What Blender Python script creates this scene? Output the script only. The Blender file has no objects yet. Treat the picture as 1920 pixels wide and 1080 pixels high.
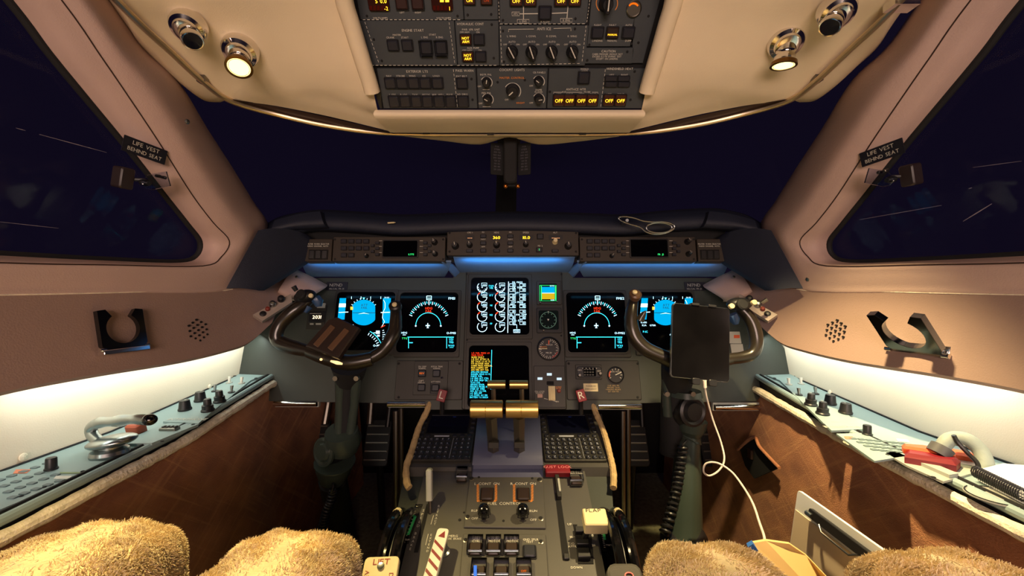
import bpy, bmesh, math, random
from mathutils import Vector, Matrix
random.seed(7)
PI = math.pi; sin = math.sin; cos = math.cos
SC = bpy.context.scene
COL = SC.collection
E = 0.85          # eye height above the cockpit floor
F = 800.0         # focal length for a 1920 px wide frame

# ---------------------------------------------------------------- camera, world, lights, exposure
cam = bpy.data.cameras.new('camera'); cam.sensor_width = 36.0; cam.lens = 36.0 * F / 1920.0
cam.clip_start = 0.02; cam.clip_end = 200
camo = bpy.data.objects.new('camera', cam); COL.objects.link(camo)
camo.location = (0, 0, E); camo.rotation_euler = (PI / 2, 0, 0); SC.camera = camo
SC.view_settings.view_transform = 'Standard'; SC.view_settings.look = 'None'
SC.view_settings.exposure = 0.12; SC.view_settings.gamma = 1.0
SC.view_settings.use_curve_mapping = False
W = bpy.data.worlds.new('night'); SC.world = W; W.use_nodes = True
W.node_tree.nodes['Background'].inputs[0].default_value = (0.0046, 0.0031, 0.0098, 1)
W.node_tree.nodes['Background'].inputs[1].default_value = 1.0

def area(name, loc, target, sx, sy, power, col):
    l = bpy.data.lights.new(name, 'AREA'); l.shape = 'RECTANGLE'; l.size = sx; l.size_y = sy
    l.energy = power; l.color = col
    o = bpy.data.objects.new(name, l); COL.objects.link(o); o.location = loc
    o.rotation_euler = (Vector(target) - Vector(loc)).to_track_quat('-Z', 'Y').to_euler()
    return o
def spot(name, loc, target, power, col, ang, blend=0.5, r=0.012):
    l = bpy.data.lights.new(name, 'SPOT'); l.energy = power; l.color = col
    l.spot_size = math.radians(ang); l.spot_blend = blend; l.shadow_soft_size = r
    o = bpy.data.objects.new(name, l); COL.objects.link(o); o.location = loc
    o.rotation_euler = (Vector(target) - Vector(loc)).to_track_quat('-Z', 'Y').to_euler()
    return o
# unseen fill light added behind the camera to lift the whole cockpit
area('cabin_fill_light', (0.0, -1.45, 0.98), (0.0, 0.9, 1.0), 1.1, 0.5, 28.0, (1.0, 0.71, 0.59))
# light strips under the two side ledges
area('ledge_light_one', (-0.705, 0.72, E - 0.135), (-0.80, 0.72, E - 0.29), 0.95, 0.02, 0.85, (0.9, 1.0, 0.9))
area('ledge_light_two', (0.715, 0.72, E - 0.135), (0.81, 0.72, E - 0.29), 0.95, 0.02, 0.85, (0.9, 1.0, 0.9))

# blue flood strips fitted behind the glareshield lip
for nm, x, w, pw in (('glareshield_flood_centre', 0.0, 0.26, 0.10), ('glareshield_flood_one', -0.36, 0.34, 0.055), ('glareshield_flood_two', 0.36, 0.34, 0.045)):
    area(nm, (x, 1.122, E + (0.057 if x == 0 else 0.046)), (x, 1.20, E + (0.110 if x == 0 else 0.098)), w, 0.008, pw, (0.10, 0.55, 1.0))

# ---------------------------------------------------------------- helpers
def at(px, py, d):
    return Vector(((px - 960) / F * d, d, E + (540 - py) / F * d))
def lin(c):
    return tuple(((x / 255) / 12.92 if x <= 10 else (((x / 255) + 0.055) / 1.055) ** 2.4) for x in c)

class Pl:
    """a plane of the place: origin, right, up and facing axes; hit() sends a picture point onto it"""
    def __init__(s, O, U, V):
        s.O = Vector(O); s.U = Vector(U).normalized(); s.V = Vector(V).normalized()
        s.N = s.U.cross(s.V).normalized()
    def hit(s, px, py, n=0.0):
        e = Vector((0, 0, E)); r = at(px, py, 1.0) - e
        O = s.O + s.N * n
        t = (O - e).dot(s.N) / r.dot(s.N)
        return e + r * t
    def mat(s, P):
        m = Matrix((s.U, s.V, s.N)).transposed().to_4x4(); m.translation = P
        return m

MATS = {}
def mat(name, c, rough=0.5, metal=0.0, spec=0.5, noise=0.0, nscale=40.0, bump=0.0, bscale=300.0, emit=None, estr=1.0, stretch=None, c2=None, sheen=0.0, coat=0.0, detail=4.0):
    if name in MATS: return MATS[name]
    m = bpy.data.materials.new(name); m.use_nodes = True
    nt = m.node_tree; b = nt.nodes['Principled BSDF']
    col = (*lin(c), 1)
    b.inputs['Base Color'].default_value = col
    b.inputs['Roughness'].default_value = rough; b.inputs['Metallic'].default_value = metal
    b.inputs['Specular IOR Level'].default_value = spec
    if sheen: b.inputs['Sheen Weight'].default_value = sheen
    if coat: b.inputs['Coat Weight'].default_value = coat; b.inputs['Coat Roughness'].default_value = 0.12
    tc = None
    def coords():
        nonlocal tc
        if tc: return tc
        t = nt.nodes.new('ShaderNodeTexCoord'); mp = nt.nodes.new('ShaderNodeMapping')
        if stretch: mp.inputs['Scale'].default_value = stretch
        nt.links.new(t.outputs['Object'], mp.inputs['Vector']); tc = mp.outputs['Vector']
        return tc
    if noise or c2:
        n = nt.nodes.new('ShaderNodeTexNoise'); n.inputs['Scale'].default_value = nscale; n.inputs['Detail'].default_value = detail
        nt.links.new(coords(), n.inputs['Vector'])
        r = nt.nodes.new('ShaderNodeValToRGB')
        a = [x * (1 - noise) for x in lin(c)]; z = lin(c2) if c2 else [min(1, x * (1 + noise)) for x in lin(c)]
        r.color_ramp.elements[0].color = (*a, 1); r.color_ramp.elements[1].color = (*z, 1)
        r.color_ramp.elements[0].position = 0.32; r.color_ramp.elements[1].position = 0.68
        nt.links.new(n.outputs['Fac'], r.inputs['Fac']); nt.links.new(r.outputs['Color'], b.inputs['Base Color'])
    if bump:
        n = nt.nodes.new('ShaderNodeTexNoise'); n.inputs['Scale'].default_value = bscale; n.inputs['Detail'].default_value = 3
        nt.links.new(coords(), n.inputs['Vector'])
        u = nt.nodes.new('ShaderNodeBump'); u.inputs['Strength'].default_value = bump; u.inputs['Distance'].default_value = 0.002
        nt.links.new(n.outputs['Fac'], u.inputs['Height']); nt.links.new(u.outputs['Normal'], b.inputs['Normal'])
    if emit:
        b.inputs['Emission Color'].default_value = (*lin(emit), 1); b.inputs['Emission Strength'].default_value = estr
    MATS[name] = m
    return m
def glow(name, c, s=1.0):
    if name in MATS: return MATS[name]
    m = bpy.data.materials.new(name); m.use_nodes = True; nt = m.node_tree
    nt.nodes.remove(nt.nodes['Principled BSDF'])
    e = nt.nodes.new('ShaderNodeEmission'); e.inputs[0].default_value = (*lin(c), 1); e.inputs[1].default_value = s
    nt.links.new(e.outputs[0], nt.nodes['Material Output'].inputs[0]); MATS[name] = m
    return m
def glass(name, tint, refl_rough=0.03, ior=1.45):
    m = bpy.data.materials.new(name); m.use_nodes = True; nt = m.node_tree
    nt.nodes.remove(nt.nodes['Principled BSDF'])
    t = nt.nodes.new('ShaderNodeBsdfTransparent'); t.inputs[0].default_value = (*tint, 1)
    g = nt.nodes.new('ShaderNodeBsdfGlossy'); g.inputs['Roughness'].default_value = refl_rough
    f = nt.nodes.new('ShaderNodeFresnel'); f.inputs[0].default_value = ior
    x = nt.nodes.new('ShaderNodeMixShader')
    nt.links.new(f.outputs[0], x.inputs[0]); nt.links.new(t.outputs[0], x.inputs[1]); nt.links.new(g.outputs[0], x.inputs[2])
    nt.links.new(x.outputs[0], nt.nodes['Material Output'].inputs[0]); MATS[name] = m
    return m

# --- materials
M_liner = mat('cream_liner', (242, 224, 190), 0.72, noise=0.05, nscale=6, bump=0.12, bscale=500)
M_leather = mat('cream_leather', (194, 166, 154), 0.6, noise=0.06, nscale=5, bump=0.25, bscale=420)
M_wall = mat('side_wall_vinyl', (152, 126, 114), 0.66, noise=0.05, nscale=5, bump=0.25, bscale=420)
M_recess = mat('recess_vinyl', (238, 222, 200), 0.7, noise=0.03, nscale=6, bump=0.15, bscale=420)
M_brown = mat('brown_leather', (152, 94, 64), 0.8, c2=(194, 130, 86), noise=0.08, nscale=11, bump=0.7, bscale=330, stretch=(1, 0.9, 1.6), sheen=0.1, detail=9)
def suede():
    nt = M_brown.node_tree; b = nt.nodes['Principled BSDF']; base = b.inputs['Base Color'].links[0].from_socket
    t = nt.nodes.new('ShaderNodeTexCoord'); prev = base
    for ang, sc in ((0.65, (2, 5, 120)), (-0.5, (2, 4, 90))):
        r = nt.nodes.new('ShaderNodeMapping'); r.inputs['Rotation'].default_value = (ang, 0, 0)
        s = nt.nodes.new('ShaderNodeMapping'); s.inputs['Scale'].default_value = sc
        n = nt.nodes.new('ShaderNodeTexNoise'); n.inputs['Scale'].default_value = 1.0; n.inputs['Detail'].default_value = 6
        rp = nt.nodes.new('ShaderNodeValToRGB'); rp.color_ramp.elements[0].position = 0.56; rp.color_ramp.elements[1].position = 0.74
        rp.color_ramp.elements[0].color = (0, 0, 0, 1); rp.color_ramp.elements[1].color = (0.45, 0.45, 0.45, 1)
        m = nt.nodes.new('ShaderNodeMix'); m.data_type = 'RGBA'; m.inputs[7].default_value = (*lin((226, 168, 112)), 1)
        nt.links.new(t.outputs['Object'], r.inputs['Vector']); nt.links.new(r.outputs['Vector'], s.inputs['Vector']); nt.links.new(s.outputs['Vector'], n.inputs['Vector'])
        nt.links.new(n.outputs['Fac'], rp.inputs['Fac']); nt.links.new(rp.outputs['Color'], m.inputs[0]); nt.links.new(prev, m.inputs[6]); prev = m.outputs[2]
    nt.links.new(prev, b.inputs['Base Color'])
suede()
M_fleece = mat('fleece', (224, 204, 168), 0.95, noise=0.16, nscale=26, bump=1.0, bscale=160, sheen=0.4, spec=0.1)
M_fuzz = mat('fleece_hair', (236, 216, 182), 0.95, noise=0.16, nscale=14, spec=0.05, sheen=0.3)
M_piping = mat('fleece_piping', (240, 228, 204), 0.95, noise=0.15, nscale=60, bump=1.0, bscale=220, spec=0.1)
M_rope = mat('fabric_rope', (188, 160, 112), 0.9, noise=0.2, nscale=70, bump=0.9, bscale=260)
M_teal = mat('grey_green_paint', (146, 168, 168), 0.5, noise=0.05, nscale=9, bump=0.1, bscale=700)
M_panel = mat('panel_grey_paint', (50, 55, 50), 0.55, noise=0.06, nscale=9, bump=0.1, bscale=700)
M_bez = mat('bezel_grey_paint', (40, 38, 32), 0.5, noise=0.05, nscale=12, bump=0.08, bscale=700)
M_ovh = mat('overhead_grey_paint', (58, 64, 68), 0.5, noise=0.06, nscale=14, bump=0.1, bscale=700)
M_ped = mat('pedestal_grey_paint', (72, 70, 66), 0.5, noise=0.06, nscale=12, bump=0.1, bscale=700)
M_fcp = mat('glareshield_unit_paint', (46, 38, 29), 0.55, noise=0.06, nscale=14, bump=0.08, bscale=700)
M_glare = mat('glareshield_vinyl', (24, 30, 48), 0.62, noise=0.08, nscale=8, bump=0.25, bscale=420)  # bluish tint stands in for blue light on the hood
M_under = mat('glareshield_underside', (104, 134, 176), 0.6, noise=0.08, nscale=10, bump=0.1, bscale=500)  # blue of the flood wash put into the base colour
M_black = mat('black_plastic', (24, 24, 27), 0.42, noise=0.1, nscale=30)
M_key = mat('key_plastic', (30, 32, 42), 0.4)
M_matte = mat('black_matte', (14, 14, 16), 0.8)
M_gloss = mat('black_gloss', (10, 10, 12), 0.12, coat=0.4)
M_hole = mat('dark_hole', (8, 7, 9), 0.9)
M_chrome = mat('chrome', (232, 228, 222), 0.12, metal=1.0)
M_satin = mat('satin_metal', (170, 176, 176), 0.28, metal=1.0, bump=0.05, bscale=300)
M_steel = mat('brushed_steel', (140, 136, 128), 0.36, metal=1.0)
M_yoke = mat('yoke_dark_enamel', (34, 29, 22), 0.3, noise=0.1, nscale=12, coat=0.25)
M_col = mat('column_dark_paint', (52, 62, 56), 0.28, noise=0.1, nscale=12)
M_gold = mat('polished_throttle_metal', (230, 190, 112), 0.34, metal=1.0)
M_white = mat('white_paint', (226, 222, 210), 0.5, noise=0.05, nscale=30)
M_ivory = mat('ivory_plastic', (222, 206, 160), 0.5, noise=0.08, nscale=40)
M_grey = mat('light_grey_plastic', (170, 172, 164), 0.5, noise=0.08, nscale=30)
M_red = mat('red_paint', (122, 18, 28), 0.45)
M_orange = mat('orange_plastic', (226, 96, 50), 0.45)
M_screen = mat('black_screen_glass', (5, 5, 8), 0.1, spec=0.12)
M_lcd = mat('dark_lcd_glass', (12, 14, 30), 0.14, spec=0.5)
M_print = mat('white_print', (214, 210, 196), 0.6)
M_printd = mat('dark_print', (40, 26, 22), 0.6)
M_printr = mat('red_print', (150, 40, 36), 0.6)
M_green = mat('green_print', (60, 190, 110), 0.6)
M_hatch = mat('orange_print', (230, 140, 50), 0.6)
M_floor = mat('floor_carpet', (160, 158, 122), 0.95, noise=0.25, nscale=60, bump=0.8, bscale=300)
M_navy = mat('placard_black', (22, 22, 34), 0.5)
M_paper = mat('paper_white', (232, 234, 236), 0.7, noise=0.02, nscale=6)
M_manila = mat('manila_paper', (224, 190, 124), 0.75, noise=0.05, nscale=10)
M_blue = mat('blue_card', (28, 96, 176), 0.55)
M_cable = mat('white_cable', (226, 216, 204), 0.5)
M_hose = mat('grey_hose', (150, 160, 154), 0.6, bump=0.2, bscale=200)
M_brass = mat('brass_ball', (210, 130, 60), 0.3, metal=1.0)
M_darkbrown = mat('dark_brown_trim', (50, 30, 20), 0.55)
M_rail = mat('rail_chrome', (222, 206, 176), 0.3, metal=1.0)
M_clear = glass('clear_acrylic', (0.80, 0.82, 0.92), 0.06, 1.5)
M_pane = glass('window_glass', (0.92, 0.92, 0.95), 0.02, 1.14)
G_amber = glow('amber_legend', (255, 190, 40), 3.2)
G_amberd = glow('amber_dim', (255, 110, 20), 1.1)
G_cyan = glow('cyan_symbol', (60, 225, 255), 2.2)
G_sky = glow('cyan_fill', (0, 178, 240), 1.0)
G_white = glow('white_symbol', (190, 235, 255), 2.4)
G_red = glow('red_symbol', (255, 60, 24), 1.6)
G_yel = glow('yellow_symbol', (255, 214, 70), 1.6)
G_green = glow('green_symbol', (60, 255, 130), 1.4)
G_ochre = glow('ochre_fill', (220, 180, 30), 1.0)
G_lampw = glow('warm_lamp', (255, 226, 140), 3.0)
G_ind = glow('white_indicator', (205, 225, 235), 1.1)
G_orange = glow('orange_lcd', (255, 170, 110), 1.6)

# --- glyphs of the built-in font, measured once
GL = {}
def load_glyphs():
    chars = "ABCDEFGHIJKLMNOPQRSTUVWXYZ0123456789-/.&+()'>"
    tmp = []
    for ch in chars:
        c = bpy.data.curves.new('g', 'FONT'); c.body = ch; c.resolution_u = 2; c.size = 1.0
        o = bpy.data.objects.new('g', c); COL.objects.link(o); tmp.append((ch, o, c))
    bpy.context.view_layer.update()
    dg = bpy.context.evaluated_depsgraph_get()
    for ch, o, c in tmp:
        me = o.evaluated_get(dg).to_mesh()
        vs = [(v.co.x, v.co.y) for v in me.vertices]; fs = [tuple(p.vertices) for p in me.polygons]
        xs = [v[0] for v in vs] or [0]
        x0 = min(xs); w = max(xs) - x0
        GL[ch] = ([(x - x0, y) for x, y in vs], fs, w)
        o.evaluated_get(dg).to_mesh_clear()
    for ch, o, c in tmp:
        bpy.data.objects.remove(o); bpy.data.curves.remove(c)
load_glyphs()
CAP = max(v[1] for v in GL['H'][0])

class MB:
    """collects shapes into one mesh; M places each added shape"""
    def __init__(s): s.v = []; s.f = []; s.M = Matrix.Identity(4)
    def add(s, vs, fs):
        b = len(s.v); s.v += [s.M @ Vector(p) for p in vs]; s.f += [tuple(i + b for i in f) for f in fs]
        return s
    def prism(s, poly, z0, z1, ch=0.0):
        """2-D outline (counter-clockwise) between two heights, top edge chamfered"""
        n = len(poly); rings = [[(x, y, z0) for x, y in poly]]
        if ch > 0:
            cx = sum(p[0] for p in poly) / n; cy = sum(p[1] for p in poly) / n
            w = max(p[0] for p in poly) - min(p[0] for p in poly); h = max(p[1] for p in poly) - min(p[1] for p in poly)
            fx = max(0.05, 1 - 2 * ch / max(w, 1e-6)); fy = max(0.05, 1 - 2 * ch / max(h, 1e-6))
            rings.append([(x, y, z1 - ch) for x, y in poly])
            rings.append([(cx + (x - cx) * fx, cy + (y - cy) * fy, z1) for x, y in poly])
        else: rings.append([(x, y, z1) for x, y in poly])
        vs = [p for r in rings for p in r]; fs = []
        for k in range(len(rings) - 1):
            for i in range(n):
                j = (i + 1) % n; fs.append((k * n + i, k * n + j, (k + 1) * n + j, (k + 1) * n + i))
        fs.append(tuple(range((len(rings) - 1) * n, len(rings) * n))); fs.append(tuple(range(n))[::-1])
        return s.add(vs, fs)
    def rrect(s, cx, cy, w, h, z0, z1, r=0.0, ch=0.0, seg=3):
        return s.prism(rrpoly(cx, cy, w, h, r, seg), z0, z1, ch)
    def box(s, c, sz):
        x, y, z = c; a, b, d = sz[0] / 2, sz[1] / 2, sz[2] / 2
        return s.prism([(x - a, y - b), (x + a, y - b), (x + a, y + b), (x - a, y + b)], z - d, z + d, min(a, b, d) * 0.12)
    def frame(s, cx, cy, w, h, t, z0, z1, r=0.0, seg=3):
        """a flat picture-frame"""
        a = rrpoly(cx, cy, w, h, r, seg); b = rrpoly(cx, cy, w - 2 * t, h - 2 * t, max(r - t, 1e-5) if r > 0 else 0.0, seg)
        n = len(a); vs = [(x, y, z0) for x, y in a] + [(x, y, z1) for x, y in a] + [(x, y, z1) for x, y in b] + [(x, y, z0) for x, y in b]
        fs = []
        for k in range(3):
            for i in range(n):
                j = (i + 1) % n; fs.append((k * n + i, k * n + j, (k + 1) * n + j, (k + 1) * n + i))
        return s.add(vs, fs)
    def lathe(s, prof, n=20, axis=None):
        """profile of (radius, height) turned about local z, or about an axis (origin, direction)"""
        A = Matrix.Identity(4)
        if axis:
            q = Vector(axis[1]).to_track_quat('Z', 'Y').to_matrix().to_4x4(); q.translation = Vector(axis[0]); A = q
        vs = []; fs = []
        for r, z in prof:
            for i in range(n):
                a = 2 * PI * i / n; vs.append(A @ Vector((r * cos(a), r * sin(a), z)))
        for k in range(len(prof) - 1):
            for i in range(n):
                j = (i + 1) % n; fs.append((k * n + i, k * n + j, (k + 1) * n + j, (k + 1) * n + i))
        fs.append(tuple(range(n))[::-1]); m = (len(prof) - 1) * n; fs.append(tuple(range(m, m + n)))
        return s.add(vs, fs)
    def cyl(s, p0, p1, r0, r1=None, n=16):
        p0 = Vector(p0); p1 = Vector(p1); L = (p1 - p0).length
        return s.lathe([(r0, 0), (r1 if r1 is not None else r0, L)], n, (p0, p1 - p0))
    def tube(s, pts, r, n=10, closed=False, flat=1.0, up=None):
        """round (or flattened) bar swept along points; r may be a list"""
        P = [Vector(p) for p in pts]; m = len(P); R = r if isinstance(r, (list, tuple)) else [r] * m
        vs = []; fs = []; prev = None
        for i in range(m):
            a = P[(i - 1) % m] if (closed or i > 0) else P[i]; b = P[(i + 1) % m] if (closed or i < m - 1) else P[i]
            t = (b - a).normalized()
            if up is not None: x = Vector(up).cross(t)
            elif prev is None: x = t.cross(Vector((0, 0, 1))) if abs(t.z) < 0.9 else t.cross(Vector((1, 0, 0)))
            else: x = prev - t * prev.dot(t)
            x.normalize(); y = t.cross(x); prev = x
            for k in range(n):
                an = 2 * PI * k / n; vs.append(P[i] + x * (R[i] * cos(an)) + y * (R[i] * flat * sin(an)))
        for i in range(m if closed else m - 1):
            j = (i + 1) % m
            for k in range(n):
                l = (k + 1) % n; fs.append((i * n + k, i * n + l, j * n + l, j * n + k))
        if not closed:
            fs.append(tuple(range(n))[::-1]); fs.append(tuple(range((m - 1) * n, m * n)))
        return s.add(vs, fs)
    def grid(s, rows, thick=0.0, nrm=None):
        """sheet through rows of points; thick along nrm gives it a back and edges"""
        h = len(rows); w = len(rows[0]); vs = [Vector(p) for r in rows for p in r]; fs = []
        for i in range(h - 1):
            for j in range(w - 1): fs.append((i * w + j, i * w + j + 1, (i + 1) * w + j + 1, (i + 1) * w + j))
        if thick:
            k = len(vs); D = Vector(nrm) * thick; vs += [p + D for p in vs]
            fs += [tuple(a + k for a in f[::-1]) for f in list(fs)]
            ring = [j for j in range(w)] + [i * w + w - 1 for i in range(1, h)] + [(h - 1) * w + j for j in range(w - 2, -1, -1)] + [i * w for i in range(h - 2, 0, -1)]
            for a, b in zip(ring, ring[1:] + ring[:1]): fs.append((b, a, a + k, b + k))
        return s.add(vs, fs)
    def ball(s, c, r, n=10, sc=(1, 1, 1)):
        vs = []; fs = []
        for i in range(1, n):
            for j in range(2 * n):
                a = PI * i / n; b = PI * j / n
                vs.append((c[0] + r * sc[0] * sin(a) * cos(b), c[1] + r * sc[1] * sin(a) * sin(b), c[2] + r * sc[2] * cos(a)))
        w = 2 * n
        for i in range(n - 2):
            for j in range(w): fs.append((i * w + j, (i + 1) * w + j, (i + 1) * w + (j + 1) % w, i * w + (j + 1) % w))
        fs.append(tuple(range(w))); fs.append(tuple(range((n - 2) * w, (n - 1) * w))[::-1])
        return s.add(vs, fs)
    def strip(s, pts, w, z=0.0):
        """flat line of a given width in the local xy plane"""
        n = len(pts); vs = []; fs = []
        for i in range(n):
            a = Vector(pts[max(i - 1, 0)]); b = Vector(pts[min(i + 1, n - 1)]); t = (b - a)
            t = t.normalized() if t.length > 1e-9 else Vector((1, 0))
            nx, ny = -t.y * w / 2, t.x * w / 2; x, y = pts[i][0], pts[i][1]
            vs += [(x + nx, y + ny, z), (x - nx, y - ny, z)]
        for i in range(n - 1): fs.append((2 * i, 2 * i + 1, 2 * i + 3, 2 * i + 2))
        return s.add(vs, fs)
    def text(s, t, x, y, h, z=0.0, align='C', rot=0.0, wide=1.0):
        """printed letters of cap height h"""
        k = h / CAP; g = 0.16 * h; sp = 0.45 * h
        tot = sum((GL[c][2] * k * wide if c in GL else sp) + g for c in t) - g
        o = {'C': -tot / 2, 'L': 0.0, 'R': -tot}[align]; cr, sr = cos(rot), sin(rot)
        for c in t:
            if c not in GL: o += sp + g; continue
            vs, fs, w = GL[c]
            q = []
            for a, b in vs:
                X = o + a * k * wide; Y = b * k - h / 2
                q.append((x + X * cr - Y * sr, y + X * sr + Y * cr, z))
            s.add(q, fs); o += w * k * wide + g
        return s
    def build(s, name, m, parent=None, label=None, smooth=35, kind=None):
        me = bpy.data.meshes.new(name); me.from_pydata([tuple(p) for p in s.v], [], s.f); me.update()
        if smooth:
            me.polygons.foreach_set('use_smooth', [True] * len(me.polygons))
            me.set_sharp_from_angle(angle=math.radians(smooth))
        me.materials.append(m)
        o = bpy.data.objects.new(name, me); COL.objects.link(o)
        if parent: o.parent = parent
        if label: o['label'] = label
        if kind: o['kind'] = kind
        return o
def rrpoly(cx, cy, w, h, r, seg=3):
    a, b = w / 2, h / 2; r = min(r, a * 0.999, b * 0.999)
    if r <= 0: return [(cx - a, cy - b), (cx + a, cy - b), (cx + a, cy + b), (cx - a, cy + b)]
    out = []
    for X, Y, s0 in ((a - r, -b + r, -PI / 2), (a - r, b - r, 0), (-a + r, b - r, PI / 2), (-a + r, -b + r, PI)):
        for i in range(seg + 1):
            t = s0 + PI / 2 * i / seg; out.append((cx + X + r * cos(t), cy + Y + r * sin(t)))
    return out
def smooth_path(pts, n, closed=False):
    """Catmull-Rom through points (any dimension), n samples"""
    P = [Vector(p) for p in pts]; m = len(P); out = []
    segs = m if closed else m - 1
    L = [(P[(i + 1) % m] - P[i]).length for i in range(segs)]; tot = sum(L)
    for k in range(n):
        t = tot * k / (n if closed else n - 1); i = 0
        while i < segs - 1 and t > L[i]: t -= L[i]; i += 1
        u = min(1.0, t / max(L[i], 1e-9))
        g = lambda j: P[j % m] if closed else P[max(0, min(m - 1, j))]
        a, b, c, d = g(i - 1), g(i), g(i + 1), g(i + 2)
        out.append(0.5 * ((2 * b) + (c - a) * u + (2 * a - 5 * b + 4 * c - d) * u * u + (3 * b - a - 3 * c + d) * u ** 3))
    return out
def smooth_rows(pts, per):
    """Catmull-Rom keeping control points matched between rows: per samples for each span"""
    P = [Vector(p) for p in pts]; m = len(P); out = []
    g = lambda j: P[max(0, min(m - 1, j))]
    for i in range(m - 1):
        a, b, c, d = g(i - 1), g(i), g(i + 1), g(i + 2)
        for k in range(per):
            u = k / per
            out.append(0.5 * ((2 * b) + (c - a) * u + (2 * a - 5 * b + 4 * c - d) * u * u + (3 * b - a - 3 * c + d) * u ** 3))
    out.append(P[-1]); return out
def loft(ctrl, per=4, across=3):
    """smooth sheet: ctrl is a list of rows of control points"""
    rows = [smooth_rows(r, per) for r in ctrl]; cols = len(rows[0])
    cc = [smooth_rows([r[j] for r in rows], across) for j in range(cols)]
    return [[cc[j][i] for j in range(cols)] for i in range(len(cc[0]))]
def tag(o, label, cat=None, group=None, kind=None):
    o['label'] = label
    if cat: o['category'] = cat
    if group: o['group'] = group
    if kind: o['kind'] = kind
    return o
def thing(name, label, cat, M=None, group=None, kind=None):
    o = bpy.data.objects.new(name, None); COL.objects.link(o); o.empty_display_size = 0.02
    if M is not None: o.matrix_world = M if isinstance(M, Matrix) else Matrix.Translation(M)
    return tag(o, label, cat, group, kind)
def struct(name, mb, m, label, smooth=35):
    o = mb.build(name, m, smooth=smooth); o['kind'] = 'structure'; o['label'] = label; return o

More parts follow.
